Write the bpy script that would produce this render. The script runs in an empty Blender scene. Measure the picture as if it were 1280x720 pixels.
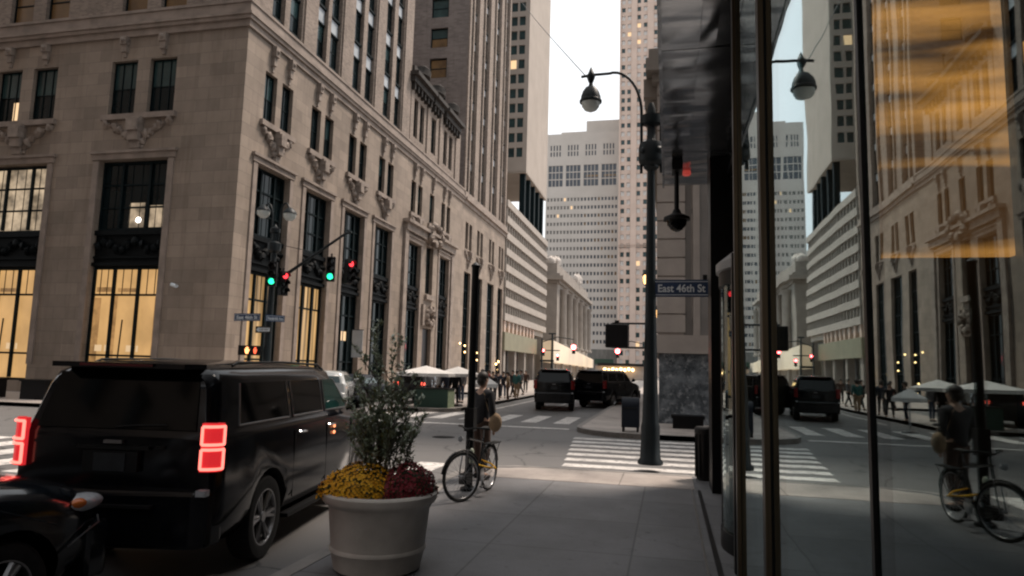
import bpy, bmesh, math, random
from mathutils import Vector, Matrix
rnd = random.Random(7)
R = math.radians
PI = math.pi
scene = bpy.context.scene
COL = scene.collection

# ------------------------------------------------------------------ camera
FPX, CX, CY = 850.0, 640.0, 360.0
CAM = Vector((0, 0, 2.05))
pitch = math.atan((459 - CY) / FPX)
yaw = -math.atan((838 - CX) / FPX * math.cos(pitch))
Fw = Vector((math.sin(yaw) * math.cos(pitch), math.cos(yaw) * math.cos(pitch), math.sin(pitch)))
R0 = Vector((math.cos(yaw), -math.sin(yaw), 0))
U0 = R0.cross(Fw)
rho = .027
Rt = R0 * math.cos(rho) + U0 * math.sin(rho)
Up = -R0 * math.sin(rho) + U0 * math.cos(rho)
cam_d = bpy.data.cameras.new('camera')
cam = bpy.data.objects.new('camera', cam_d)
COL.objects.link(cam)
m = Matrix((Rt, Up, -Fw)).transposed().to_4x4()
m.translation = CAM
cam.matrix_world = m
cam_d.sensor_width = 36
cam_d.lens = FPX / 1280 * 36
cam_d.clip_end = 3000
cam_d.clip_start = .05
scene.camera = cam


def at(px, py, Y):
    d = Fw * FPX + Rt * (px - CX) - Up * (py - CY)
    return CAM + d * (Y / d.y)


# ------------------------------------------------------------------ materials
def newmat(name):
    mt = bpy.data.materials.new(name)
    mt.use_nodes = True
    nt = mt.node_tree
    b = nt.nodes['Principled BSDF']
    return mt, nt, b


def N(nt, t, **kw):
    n = nt.nodes.new(t)
    for k, v in kw.items():
        if k in n.inputs:
            n.inputs[k].default_value = v
        else:
            setattr(n, k, v)
    return n


def L(nt, a, b):
    nt.links.new(a, b)


def c4(c):
    return (c[0], c[1], c[2], 1)


def mix(nt, fac, a, b):
    n = nt.nodes.new('ShaderNodeMix')
    n.data_type = 'RGBA'
    for s, v in ((0, fac), (6, a), (7, b)):
        if hasattr(v, 'links') or hasattr(v, 'is_linked'):
            L(nt, v, n.inputs[s])
        else:
            n.inputs[s].default_value = v if s == 0 else c4(v)
    return n.outputs[2]


def noise(nt, scale, detail=4, vec=None, rough=.55):
    n = N(nt, 'ShaderNodeTexNoise', Scale=scale, Detail=detail, Roughness=rough)
    if vec is not None:
        L(nt, vec, n.inputs['Vector'])
    return n.outputs['Fac']


def ramp(nt, fac, p0, p1):
    n = nt.nodes.new('ShaderNodeMapRange')
    n.inputs['From Min'].default_value = p0
    n.inputs['From Max'].default_value = p1
    L(nt, fac, n.inputs['Value'])
    return n.outputs['Result']


def bump(nt, b, h, strength=.3, dist=.02):
    n = N(nt, 'ShaderNodeBump', Strength=strength, Distance=dist)
    L(nt, h, n.inputs['Height'])
    L(nt, n.outputs['Normal'], b.inputs['Normal'])


def objco(nt, scale=(1, 1, 1)):
    t = nt.nodes.new('ShaderNodeTexCoord')
    mp = nt.nodes.new('ShaderNodeMapping')
    mp.inputs['Scale'].default_value = scale
    L(nt, t.outputs['Object'], mp.inputs['Vector'])
    return mp.outputs['Vector']


def mat_noise(name, c0, c1, scale=3, rough=.7, metal=0, spec=.5, bmp=0, bscale=40, stretch=(1, 1, 1), coat=0):
    mt, nt, b = newmat(name)
    v = objco(nt, stretch)
    f = ramp(nt, noise(nt, scale, 5, v), .3, .7)
    L(nt, mix(nt, f, c0, c1), b.inputs['Base Color'])
    b.inputs['Roughness'].default_value = rough
    b.inputs['Metallic'].default_value = metal
    b.inputs['Specular IOR Level'].default_value = spec
    b.inputs['Coat Weight'].default_value = coat
    b.inputs['Coat Roughness'].default_value = .03
    if bmp:
        bump(nt, b, noise(nt, bscale, 4, v), bmp, .01)
    return mt


def mat_block(name, c0, c1, mortar, bw, bh, msize=.012, rough=.85, bmp=.4, offset=.5, dirt=.35, facing='wall', squash=1):
    """coursed masonry: u = x + y, v = z so that one material suits both street fronts"""
    mt, nt, b = newmat(name)
    t = nt.nodes.new('ShaderNodeTexCoord')
    s = nt.nodes.new('ShaderNodeSeparateXYZ')
    L(nt, t.outputs['Object'], s.inputs[0])
    cmb = nt.nodes.new('ShaderNodeCombineXYZ')
    if facing == 'wall':
        a = N(nt, 'ShaderNodeMath', operation='ADD')
        L(nt, s.outputs[0], a.inputs[0]); L(nt, s.outputs[1], a.inputs[1])
        L(nt, a.outputs[0], cmb.inputs[0]); L(nt, s.outputs[2], cmb.inputs[1])
    else:
        L(nt, s.outputs[0], cmb.inputs[0]); L(nt, s.outputs[1], cmb.inputs[1])
    br = N(nt, 'ShaderNodeTexBrick', Scale=1.0)
    br.offset = offset
    br.inputs['Brick Width'].default_value = bw
    br.inputs['Row Height'].default_value = bh
    br.inputs['Mortar Size'].default_value = msize
    br.inputs['Mortar Smooth'].default_value = .3
    br.inputs['Color1'].default_value = c4(c0)
    br.inputs['Color2'].default_value = c4(c1)
    br.inputs['Mortar'].default_value = c4(mortar)
    L(nt, cmb.outputs[0], br.inputs['Vector'])
    n1 = ramp(nt, noise(nt, .35, 6, t.outputs['Object'], .65), .35, .75)
    sv = nt.nodes.new('ShaderNodeMapping'); sv.inputs['Scale'].default_value = (1.6, 1.6, .12); L(nt, t.outputs['Object'], sv.inputs['Vector'])
    n2 = ramp(nt, noise(nt, 1.2, 6, sv.outputs[0], .7), .5, .8)
    dk0 = mix(nt, n1, (1, 1, 1), (1 - dirt, 1 - dirt * 1.0, 1 - dirt * 1.02))
    dk = mix(nt, n2, dk0, (.62, .6, .58)) if facing == 'wall' else dk0
    mm = nt.nodes.new('ShaderNodeMix'); mm.data_type = 'RGBA'; mm.blend_type = 'MULTIPLY'
    mm.inputs[0].default_value = 1
    L(nt, br.outputs['Color'], mm.inputs[6]); L(nt, dk, mm.inputs[7])
    L(nt, mm.outputs[2], b.inputs['Base Color'])
    b.inputs['Roughness'].default_value = rough
    b.inputs['Specular IOR Level'].default_value = .25
    ad = N(nt, 'ShaderNodeMath', operation='SUBTRACT')
    fine = noise(nt, 9, 5, t.outputs['Object'])
    L(nt, fine, ad.inputs[0]); L(nt, br.outputs['Fac'], ad.inputs[1])
    bump(nt, b, ad.outputs[0], bmp, .02)
    return mt


def mat_emit(name, c, s, noise_scale=None, stretch=(1, 1, 1), lo=.4, base=(.02, .02, .02)):
    mt, nt, b = newmat(name)
    b.inputs['Base Color'].default_value = c4(base)
    b.inputs['Roughness'].default_value = .4
    if noise_scale:
        v = objco(nt, stretch)
        f = ramp(nt, noise(nt, noise_scale, 3, v), .35, .65)
        L(nt, mix(nt, f, tuple(x * lo for x in c), c), b.inputs['Emission Color'])
    else:
        b.inputs['Emission Color'].default_value = c4(c)
    b.inputs['Emission Strength'].default_value = s
    return mt


def mat_glass_store(name, tint=(.8, .85, .85), ior0=.13, power=3.4, wav=.02):
    """coated shop glass: sees in when looked at square, mirrors the street at a grazing look"""
    mt = bpy.data.materials.new(name)
    mt.use_nodes = True
    nt = mt.node_tree
    nt.nodes.clear()
    out = nt.nodes.new('ShaderNodeOutputMaterial')
    tr = N(nt, 'ShaderNodeBsdfTransparent', Color=c4(tint))
    gl = N(nt, 'ShaderNodeBsdfGlossy', Color=(.84, .95, .96, 1), Roughness=.012)
    bp = N(nt, 'ShaderNodeBump', Strength=wav, Distance=.05)
    v = objco(nt, (1, 1, 1))
    L(nt, noise(nt, 1.3, 2, v), bp.inputs['Height'])
    L(nt, bp.outputs['Normal'], gl.inputs['Normal'])
    lw = N(nt, 'ShaderNodeLayerWeight', Blend=.5)
    p = N(nt, 'ShaderNodeMath', operation='POWER')
    L(nt, lw.outputs['Facing'], p.inputs[0]); p.inputs[1].default_value = power
    ma = N(nt, 'ShaderNodeMath', operation='MULTIPLY_ADD')
    L(nt, p.outputs[0], ma.inputs[0]); ma.inputs[1].default_value = 1 - ior0; ma.inputs[2].default_value = ior0
    mx = nt.nodes.new('ShaderNodeMixShader')
    L(nt, ma.outputs[0], mx.inputs[0]); L(nt, tr.outputs[0], mx.inputs[1]); L(nt, gl.outputs[0], mx.inputs[2])
    L(nt, mx.outputs[0], out.inputs[0])
    return mt


M = {}
M['stone'] = mat_block('limestone', (.33, .270, .222), (.255, .209, .174), (.17, .14, .12), 1.35, .62, .009, dirt=.36, bmp=.2)
M['stone_plain'] = mat_noise('carved limestone', (.32, .267, .23), (.18, .15, .13), 2.2, .85, bmp=.6, bscale=6, spec=.25)
M['trim'] = mat_noise('limestone trim', (.31, .255, .22), (.19, .158, .137), 1.2, .85, bmp=.3, bscale=14, spec=.25)
M['brick'] = mat_block('buff brick', (.33, .265, .22), (.20, .155, .13), (.30, .26, .23), .24, .085, .012, dirt=.3, bmp=.6)
M['brick_dark'] = mat_block('brown grey brick', (.24, .195, .175), (.15, .12, .11), (.22, .19, .17), .24, .085, .012, dirt=.3, bmp=.6)
M['brick_court'] = mat_block('grey court brick', (.22, .185, .17), (.155, .13, .12), (.2, .17, .16), .6, .2, .02, dirt=.25, bmp=.5)
M['pale_panel'] = mat_noise('pale blue grey panel', (.42, .45, .48), (.3, .33, .36), 1.1, .6)
M['frame'] = mat_noise('dark green bronze frame', (.004, .011, .013), (.002, .006, .008), 4, .6, spec=.1)
M['iron'] = mat_noise('cast iron panel', (.005, .007, .008), (.002, .003, .004), 5, .6, bmp=1, bscale=5, spec=.08)
M['glass'] = mat_noise('dark window glass', (.008, .016, .019), (.003, .006, .007), .7, .1, spec=.22)
M['glass_blind'] = mat_noise('glass over drawn blind', (.03, .065, .068), (.015, .032, .036), .9, .15, spec=.4)
M['far_glass'] = mat_noise('far dark glazing', (.06, .07, .085), (.035, .042, .055), .3, .3)
M['pane_pale'] = mat_noise('pale sky reflecting glass', (.62, .58, .55), (.42, .4, .38), 4, .3)  # bright sky reflection of far panes put into the base colour
M['glass_amber'] = mat_noise('glass over tan blind', (.20, .12, .05), (.1, .06, .03), .8, .2, spec=.6)
M['lit'] = mat_emit('lit shop window', (.82, .47, .18), .6, .8, (1, 1, .7), .75)
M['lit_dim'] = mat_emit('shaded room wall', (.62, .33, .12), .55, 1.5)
M['lit_card'] = mat_emit('pale lit card', (.9, .62, .35), .6)
M['lit_curtain'] = mat_emit('lit curtained window', (.9, .54, .22), .6, 3.2, (1, 1, .05), .12)
M['lit_soft'] = mat_emit('lit room', (.9, .68, .45), .5, 1.2, (1, 1, 1), .25)
M['lit_small'] = mat_emit('small lit window', (1, .66, .36), .8)
M['lit_white'] = mat_emit('pale lit window', (.95, .9, .86), .62, base=(.3, .3, .3))
M['bulb'] = mat_emit('warm bulb', (1, .62, .25), 6)
M['black_metal'] = mat_noise('black metal', (.007, .008, .009), (.004, .005, .006), 6, .4, spec=.3)
M['post'] = mat_noise('teal black post paint', (.008, .015, .018), (.005, .009, .012), 5, .5, spec=.3, bmp=.15, bscale=60)
M['chrome'] = mat_noise('chrome', (.7, .72, .74), (.5, .52, .54), 3, .12, metal=1)
M['alu'] = mat_noise('alloy', (.42, .42, .43), (.3, .3, .31), 3, .3, metal=.9)
M['fin'] = mat_noise('dark bronze fin', (.05, .04, .03), (.03, .024, .018), 2, .25, metal=.7)
M['fin_edge'] = mat_noise('brushed bronze edge', (.16, .125, .085), (.08, .06, .04), 2, .4, metal=.9, stretch=(30, 30, .4))
M['paint'] = mat_noise('black car paint', (.004, .0045, .006), (.003, .0035, .005), 3, .13, coat=0, spec=.3)
M['paint2'] = mat_noise('blue black car paint', (.006, .009, .013), (.005, .007, .010), 3, .14, coat=.35, spec=.5)
M['white_paint'] = mat_noise('white car paint', (.5, .52, .52), (.42, .44, .44), 2, .25, coat=1)
M['navy_paint'] = mat_noise('navy car paint', (.008, .012, .02), (.006, .008, .014), 2, .55, spec=.2)
M['car_glass'] = mat_noise('tinted car glass', (.002, .0025, .003), (.001, .0015, .0015), 1, .06, spec=.18)
M['car_glass_clear'] = mat_noise('green car glass', (.012, .05, .045), (.006, .02, .02), 2.5, .05, spec=.9)
M['plastic'] = mat_noise('black plastic', (.008, .008, .009), (.004, .004, .005), 8, .6, spec=.25)
M['rubber'] = mat_noise('tyre rubber', (.014, .014, .014), (.008, .008, .008), 20, .85, bmp=.3, bscale=60)
M['tail'] = mat_emit('tail lamp ring', (1, .17, .13), 2.0)
M['tail_core'] = mat_emit('tail lamp core', (.6, .02, .025), .75, base=(.2, 0, 0))
M['tail_dim'] = mat_noise('red lens', (.25, .01, .01), (.15, .005, .005), 9, .2)
M['brake_strip'] = mat_noise('unlit red brake strip', (.12, .004, .01), (.06, .002, .004), 3, .3)
M['amber_lens'] = mat_noise('amber lens', (.75, .2, .03), (.5, .12, .02), 6, .15)
M['clear_lens'] = mat_noise('clear headlamp lens', (.5, .52, .55), (.3, .32, .34), 12, .1)
M['door_glow'] = mat_emit('door reflection glow', (1, .3, .12), 1.6)
M['sign_blue'] = mat_noise('blue sign sheet', (.010, .035, .10), (.008, .028, .08), 3, .35)
M['sign_white'] = mat_noise('white sign lettering', (.62, .68, .72), (.55, .6, .64), 8, .5)
M['sign_dark'] = mat_noise('black sign sheet', (.02, .02, .02), (.015, .015, .015), 3, .4)
M['green_on'] = mat_emit('green signal', (.02, .9, .38), 2.2)
M['red_on'] = mat_emit('red signal', (1, .04, .05), 2.2)
M['red_far'] = mat_emit('far red signal', (1, .10, .10), 16)
M['hand_on'] = mat_emit('orange hand', (1, .35, .12), 3)
M['glow_white'] = mat_emit('white lamp', (1, .93, .85), 5)
M['globe'] = mat_noise('frosted lamp globe', (.62, .66, .64), (.5, .54, .52), 3, .25)
M['planter'] = mat_noise('cream grey planter', (.62, .58, .53), (.42, .385, .345), 2.6, .55, bmp=.12, bscale=30, spec=.3)
M['soil'] = mat_noise('soil', (.03, .02, .014), (.015, .01, .008), 30, .95, bmp=1)
M['leaf'] = mat_noise('grey green leaf', (.30, .36, .24), (.15, .2, .12), 9, .55)
M['leaf_pale'] = mat_noise('pale leaf', (.50, .55, .46), (.3, .35, .26), 9, .5)
M['leaf_yellow'] = mat_noise('yellowing leaf', (.32, .27, .06), (.15, .15, .04), 9, .5)
M['twig'] = mat_noise('twig', (.10, .07, .045), (.05, .035, .025), 20, .8)
M['mum_yellow'] = mat_noise('yellow petals', (.95, .56, .02), (.75, .34, .01), 14, .6)
M['mum_red'] = mat_noise('wine red petals', (.30, .016, .03), (.14, .007, .014), 14, .6)
M['mum_green'] = mat_noise('dark mum leaf', (.03, .05, .015), (.015, .03, .01), 14, .7)
M['white_cloth'] = mat_noise('white canvas', (.62, .6, .58), (.5, .49, .47), 2, .8)
M['green_box'] = mat_noise('dark green panel', (.012, .05, .035), (.008, .035, .025), 2, .6)
M['skin'] = mat_noise('skin', (.42, .27, .2), (.36, .22, .16), 8, .6)
M['hair'] = mat_noise('dark hair', (.02, .014, .01), (.012, .008, .006), 30, .6)
for nm, c in dict(cl_black=(.014, .014, .018), cl_navy=(.02, .028, .05), cl_grey=(.12, .12, .13), cl_white=(.5, .5, .5), cl_tan=(.34, .24, .15),
                  cl_teal=(.03, .13, .13), cl_jean=(.04, .06, .1), cl_red=(.25, .03, .03), cl_brown=(.07, .04, .03)).items():
    M[nm] = mat_noise('cloth ' + nm[3:], c, tuple(x * .7 for x in c), 12, .9, bmp=.3, bscale=30)
M['metal_panel'] = None
mt, nt, b = newmat('rippled stainless cladding')
v = objco(nt, (.6, 2.2, 1))
nz = noise(nt, 1.1, 2, v, .4)
L(nt, mix(nt, ramp(nt, noise(nt, .8, 3, objco(nt, (1, 1, 1))), .3, .7), (.42, .43, .45), (.30, .32, .35)), b.inputs['Base Color'])
b.inputs['Metallic'].default_value = .9
b.inputs['Roughness'].default_value = .17
bump(nt, b, nz, .22, .12)
M['metal_panel'] = mt
mt, nt, b = newmat('veined grey marble')
v = objco(nt, (1, 1, 1))
n1 = noise(nt, 1.6, 8, v, .7)
n2 = noise(nt, 5, 8, v, .75)
f1 = ramp(nt, n1, .42, .6)
cA = mix(nt, f1, (.05, .06, .07), (.17, .19, .21))
cB = mix(nt, ramp(nt, n2, .52, .66), cA, (.32, .34, .36))
L(nt, cB, b.inputs['Base Color'])
b.inputs['Roughness'].default_value = .25
M['marble'] = mt
mt, nt, b = newmat('worn asphalt')
v = objco(nt, (1, 1, 1))
n1 = ramp(nt, noise(nt, .12, 6, v, .6), .35, .7)
n2 = ramp(nt, noise(nt, 60, 3, v), .3, .7)
n3 = ramp(nt, noise(nt, .9, 5, v, .6), .35, .75)
cA = mix(nt, n1, (.11, .107, .106), (.16, .155, .152))
cB = mix(nt, n3, cA, (.13, .126, .124))
pv = N(nt, 'ShaderNodeTexVoronoi', Scale=.22); L(nt, v, pv.inputs['Vector'])
cB = mix(nt, ramp(nt, pv.outputs['Color'], .78, .8), cB, (.085, .083, .083))
ck = N(nt, 'ShaderNodeTexVoronoi', Scale=.35, feature='DISTANCE_TO_EDGE'); cn = N(nt, 'ShaderNodeTexNoise', Scale=1.1, Detail=6); L(nt, v, cn.inputs['Vector']); ca = nt.nodes.new('ShaderNodeVectorMath'); ca.operation = 'ADD'; L(nt, v, ca.inputs[0]); L(nt, cn.outputs['Color'], ca.inputs[1]); L(nt, ca.outputs[0], ck.inputs['Vector'])
cB = mix(nt, ramp(nt, ck.outputs['Distance'], .004, .012), (.05, .05, .05), cB)
mm = nt.nodes.new('ShaderNodeMix'); mm.data_type = 'RGBA'; mm.blend_type = 'MULTIPLY'; mm.inputs[0].default_value = .35
L(nt, cB, mm.inputs[6]); L(nt, mix(nt, n2, (.5, .5, .5), (1.2, 1.2, 1.2)), mm.inputs[7])
L(nt, mm.outputs[2], b.inputs['Base Color'])
b.inputs['Roughness'].default_value = .62
bump(nt, b, noise(nt, 70, 3, v), .4, .006)
M['asphalt'] = mt


def mat_concrete(name, c0, c1, slab=1.5, off=.37):
    mt, nt, b = newmat(name)
    t = nt.nodes.new('ShaderNodeTexCoord')
    mp = nt.nodes.new('ShaderNodeMapping'); mp.inputs['Location'].default_value = (off, .2, 0)
    L(nt, t.outputs['Object'], mp.inputs[0])
    br = N(nt, 'ShaderNodeTexBrick', Scale=1.0); br.offset = 0
    br.inputs['Brick Width'].default_value = slab; br.inputs['Row Height'].default_value = slab
    br.inputs['Mortar Size'].default_value = .012; br.inputs['Mortar Smooth'].default_value = .2
    br.inputs['Color1'].default_value = c4(c0); br.inputs['Color2'].default_value = c4(c1)
    br.inputs['Mortar'].default_value = c4(tuple(x * .45 for x in c0))
    L(nt, mp.outputs[0], br.inputs['Vector'])
    st = ramp(nt, noise(nt, 1.1, 7, t.outputs['Object'], .65), .4, .75)
    sp = ramp(nt, noise(nt, 7, 5, t.outputs['Object'], .6), .62, .7)
    gr = ramp(nt, noise(nt, 90, 2, t.outputs['Object'], .6), .3, .7)
    a = mix(nt, st, (1, 1, 1), (.6, .6, .6))
    a2 = mix(nt, sp, a, (.62, .62, .62))
    vo = N(nt, 'ShaderNodeTexVoronoi', Scale=1.7); L(nt, t.outputs['Object'], vo.inputs['Vector'])
    gum = ramp(nt, vo.outputs['Distance'], .05, .075)
    vo2 = N(nt, 'ShaderNodeTexVoronoi', Scale=.55, feature='DISTANCE_TO_EDGE'); mpv = nt.nodes.new('ShaderNodeVectorMath'); mpv.operation = 'ADD'
    nzv = N(nt, 'ShaderNodeTexNoise', Scale=1.5, Detail=5); L(nt, t.outputs['Object'], nzv.inputs['Vector']); L(nt, t.outputs['Object'], mpv.inputs[0]); L(nt, nzv.outputs['Color'], mpv.inputs[1]); L(nt, mpv.outputs[0], vo2.inputs['Vector'])
    crk = ramp(nt, vo2.outputs['Distance'], .0, .006)
    a2 = mix(nt, gum, (.42, .42, .42), a2)
    a2 = mix(nt, crk, mix(nt, ramp(nt, noise(nt, .8, 2, t.outputs['Object']), .5, .6), a2, (.45, .45, .45)), a2)
    a3 = mix(nt, gr, (.85, .85, .85), (1.1, 1.1, 1.1))
    mm = nt.nodes.new('ShaderNodeMix'); mm.data_type = 'RGBA'; mm.blend_type = 'MULTIPLY'; mm.inputs[0].default_value = 1
    L(nt, br.outputs['Color'], mm.inputs[6]); L(nt, a2, mm.inputs[7])
    m2 = nt.nodes.new('ShaderNodeMix'); m2.data_type = 'RGBA'; m2.blend_type = 'MULTIPLY'; m2.inputs[0].default_value = 1
    L(nt, mm.outputs[2], m2.inputs[6]); L(nt, a3, m2.inputs[7])
    L(nt, m2.outputs[2], b.inputs['Base Color'])
    b.inputs['Roughness'].default_value = .6
    bump(nt, b, noise(nt, 120, 2, t.outputs['Object']), .25, .004)
    return mt


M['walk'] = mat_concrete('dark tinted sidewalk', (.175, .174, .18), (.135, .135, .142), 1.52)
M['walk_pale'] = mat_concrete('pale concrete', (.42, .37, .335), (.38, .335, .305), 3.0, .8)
M['kerb'] = mat_noise('granite kerb', (.26, .24, .225), (.17, .16, .15), 4, .7, bmp=.3, bscale=50)
M['paint_white'] = mat_noise('worn road paint', (.78, .75, .72), (.5, .48, .46), 3.5, .7, bmp=.2, bscale=60)
mt, nt, b = newmat('worn road paint')
v = objco(nt)
wr_ = ramp(nt, noise(nt, 5, 8, v, .75), .52, .62)
L(nt, mix(nt, wr_, mix(nt, ramp(nt, noise(nt, 1.5, 4, v), .35, .7), (.68, .65, .62), (.46, .44, .42)), (.2, .195, .19)), b.inputs['Base Color'])
b.inputs['Roughness'].default_value = .7
M['paint_white'] = mt
M['paint_yellow'] = mat_noise('worn yellow paint', (.5, .36, .14), (.3, .22, .1), 3.5, .7)
M['steel_strip'] = mat_noise('steel strip', (.28, .27, .26), (.2, .19, .18), 3, .4, metal=.8)
M['band'] = mat_noise('pale concrete band', (.35, .31, .275), (.27, .24, .21), 1.4, .8, stretch=(1, .6, 2))
M['strip_glass'] = mat_noise('ribbon glazing', (.18, .17, .155), (.12, .115, .105), .8, .25, stretch=(1, 1, .3))
M['fascia_green'] = mat_noise('pale olive fascia', (.20, .19, .125), (.16, .15, .1), .6, .7)
M['tower_plain'] = mat_noise('buff concrete wall', (.35, .30, .26), (.29, .25, .215), .25, .85)
M['tower_pale'] = mat_noise('pale precast concrete', (.49, .445, .405), (.42, .38, .345), .12, .85)
M['tower_pink'] = mat_noise('pink buff masonry', (.56, .43, .36), (.47, .36, .30), .2, .85)
M['old_stone'] = mat_noise('weathered granite', (.27, .24, .21), (.19, .165, .145), .5, .85)
M['corner_stone'] = mat_noise('rusticated limestone', (.40, .35, .315), (.30, .265, .24), .9, .85, bmp=.3, bscale=14)
M['corner_field'] = mat_noise('smooth grey limestone', (.25, .23, .215), (.19, .175, .165), .7, .85, bmp=.2, bscale=14)
M['dark_wall'] = mat_noise('dark olive wall', (.05, .046, .034), (.03, .028, .02), 1.2, .6)
M['black_stone'] = mat_noise('black polished stone', (.004, .004, .005), (.002, .002, .003), 3, .4, spec=.2)
M['tower_glass'] = mat_noise('dark tower glazing', (.012, .016, .02), (.006, .009, .012), .5, .15, spec=.8)
M['store_glass'] = mat_glass_store('coated storefront glass', (.62, .68, .68), .06, 4.0)
M['amber_glow'] = mat_emit('amber interior glow', (.80, .29, .055), 1.25, 1.9, (.2, .2, 2.2), .10)

mt, nt, b = newmat('amber interior glow')
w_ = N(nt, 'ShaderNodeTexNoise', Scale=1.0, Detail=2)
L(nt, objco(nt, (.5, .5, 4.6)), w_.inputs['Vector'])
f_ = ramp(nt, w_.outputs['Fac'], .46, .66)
L(nt, mix(nt, f_, (.09, .035, .012), (.95, .37, .08)), b.inputs['Emission Color'])  # streaky warm light of the shop interior put into the emission colour
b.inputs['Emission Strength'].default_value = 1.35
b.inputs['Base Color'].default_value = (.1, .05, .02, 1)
M['amber_glow'] = mt

# ------------------------------------------------------------------ mesh helpers


class MB:
    def __init__(s, off=(0, 0, 0)):
        s.v = []; s.f = []; s.mi = []; s.cur = 0; s.off = Vector(off)

    def add(s, vs, fs):
        n = len(s.v)
        s.v += [tuple(Vector(p) - s.off) for p in vs]
        s.f += [tuple(i + n for i in f) for f in fs]
        s.mi += [s.cur] * len(fs)
        return s

    def box(s, x0, y0, z0, x1, y1, z1):
        if x0 > x1: x0, x1 = x1, x0
        if y0 > y1: y0, y1 = y1, y0
        if z0 > z1: z0, z1 = z1, z0
        vs = [(x0, y0, z0), (x1, y0, z0), (x1, y1, z0), (x0, y1, z0), (x0, y0, z1), (x1, y0, z1), (x1, y1, z1), (x0, y1, z1)]
        return s.add(vs, [(0, 3, 2, 1), (4, 5, 6, 7), (0, 1, 5, 4), (1, 2, 6, 5), (2, 3, 7, 6), (3, 0, 4, 7)])

    def cyl(s, p0, p1, r0, r1=None, n=10, cap=True):
        r1 = r0 if r1 is None else r1
        p0 = Vector(p0); p1 = Vector(p1)
        d = (p1 - p0)
        if d.length < 1e-6: return s
        d.normalize()
        a = d.orthogonal().normalized(); b = d.cross(a)
        vs = []
        for p, r in ((p0, r0), (p1, r1)):
            for k in range(n):
                t = 2 * PI * k / n
                vs.append(p + a * (r * math.cos(t)) + b * (r * math.sin(t)))
        fs = [(k, (k + 1) % n, n + (k + 1) % n, n + k) for k in range(n)]
        if cap: fs += [tuple(range(n - 1, -1, -1)), tuple(range(n, 2 * n))]
        return s.add(vs, fs)

    def tube(s, pts, r, n=8, rr=None):
        pts = [Vector(p) for p in pts]
        prev = None; vs = []
        for i, p in enumerate(pts):
            d = (pts[min(i + 1, len(pts) - 1)] - pts[max(i - 1, 0)]).normalized()
            a = d.orthogonal().normalized() if prev is None else (prev - d * prev.dot(d)).normalized()
            prev = a
            b = d.cross(a)
            q = r if rr is None else rr[i]
            for k in range(n):
                t = 2 * PI * k / n
                vs.append(p + a * (q * math.cos(t)) + b * (q * math.sin(t)))
        fs = []
        for i in range(len(pts) - 1):
            for k in range(n):
                fs.append((i * n + k, i * n + (k + 1) % n, (i + 1) * n + (k + 1) % n, (i + 1) * n + k))
        fs += [tuple(range(n - 1, -1, -1)), tuple(range((len(pts) - 1) * n, len(pts) * n))]
        return s.add(vs, fs)

    def lathe(s, prof, c=(0, 0, 0), n=24, axis='Z', closed=False, cap=True):
        c = Vector(c); vs = []
        for (r, h) in prof:
            for k in range(n):
                t = 2 * PI * k / n
                a, b = r * math.cos(t), r * math.sin(t)
                if axis == 'Z': vs.append(c + Vector((a, b, h)))
                elif axis == 'X': vs.append(c + Vector((h, a, b)))
                else: vs.append(c + Vector((a, h, b)))
        m_ = len(prof); fs = []
        for i in range(m_ if closed else m_ - 1):
            j = (i + 1) % m_
            for k in range(n):
                fs.append((i * n + k, i * n + (k + 1) % n, j * n + (k + 1) % n, j * n + k))
        if not closed and cap:
            if prof[0][0] > 1e-5: fs.append(tuple(range(n - 1, -1, -1)))
            if prof[-1][0] > 1e-5: fs.append(tuple(range((m_ - 1) * n, m_ * n)))
        return s.add(vs, fs)

    def prism(s, poly, fn, d0, d1):
        """poly of 2-D points, fn(u, v, d) -> xyz"""
        n = len(poly)
        vs = [fn(u, w, d0) for u, w in poly] + [fn(u, w, d1) for u, w in poly]
        fs = [tuple(range(n - 1, -1, -1)), tuple(range(n, 2 * n))] + [(k, (k + 1) % n, n + (k + 1) % n, n + k) for k in range(n)]
        return s.add(vs, fs)

    def blob(s, c, r, seed=0, nu=8, nv=6, sq=(1, 1, 1), amp=.15):
        rr = random.Random(seed); vs = []; c = Vector(c)
        for i in range(nv + 1):
            ph = PI * i / nv
            for k in range(nu):
                t = 2 * PI * k / nu
                q = r * (1 + rr.uniform(-amp, amp))
                vs.append(c + Vector((math.sin(ph) * math.cos(t) * q * sq[0], math.sin(ph) * math.sin(t) * q * sq[1], math.cos(ph) * q * sq[2])))
        fs = []
        for i in range(nv):
            for k in range(nu):
                fs.append((i * nu + k, (i + 1) * nu + k, (i + 1) * nu + (k + 1) % nu, i * nu + (k + 1) % nu))
        return s.add(vs, fs)

    def build(s, name, mats, parent=None, smooth=None, fix=True):
        me = bpy.data.meshes.new(name)
        me.from_pydata(s.v, [], s.f)
        if not isinstance(mats, (list, tuple)): mats = [mats]
        for q in mats: me.materials.append(q)
        me.polygons.foreach_set('material_index', s.mi)
        if fix:
            bm = bmesh.new(); bm.from_mesh(me)
            bmesh.ops.recalc_face_normals(bm, faces=bm.faces)
            bm.to_mesh(me); bm.free()
        if smooth is not None:
            me.polygons.foreach_set('use_smooth', [True] * len(me.polygons))
            me.set_sharp_from_angle(angle=R(smooth))
        me.update()
        o = bpy.data.objects.new(name, me)
        COL.objects.link(o)
        if parent is not None: o.parent = parent
        return o


def tag(o, label=None, cat=None, group=None, kind=None):
    if label: o['label'] = label
    if cat: o['category'] = cat
    if group: o['group'] = group
    if kind: o['kind'] = kind
    return o


def empty(name, loc=(0, 0, 0), rz=0):
    o = bpy.data.objects.new(name, None)
    o.empty_display_size = .2
    COL.objects.link(o)
    o.location = loc; o.rotation_euler = (0, 0, rz)
    return o


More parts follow.
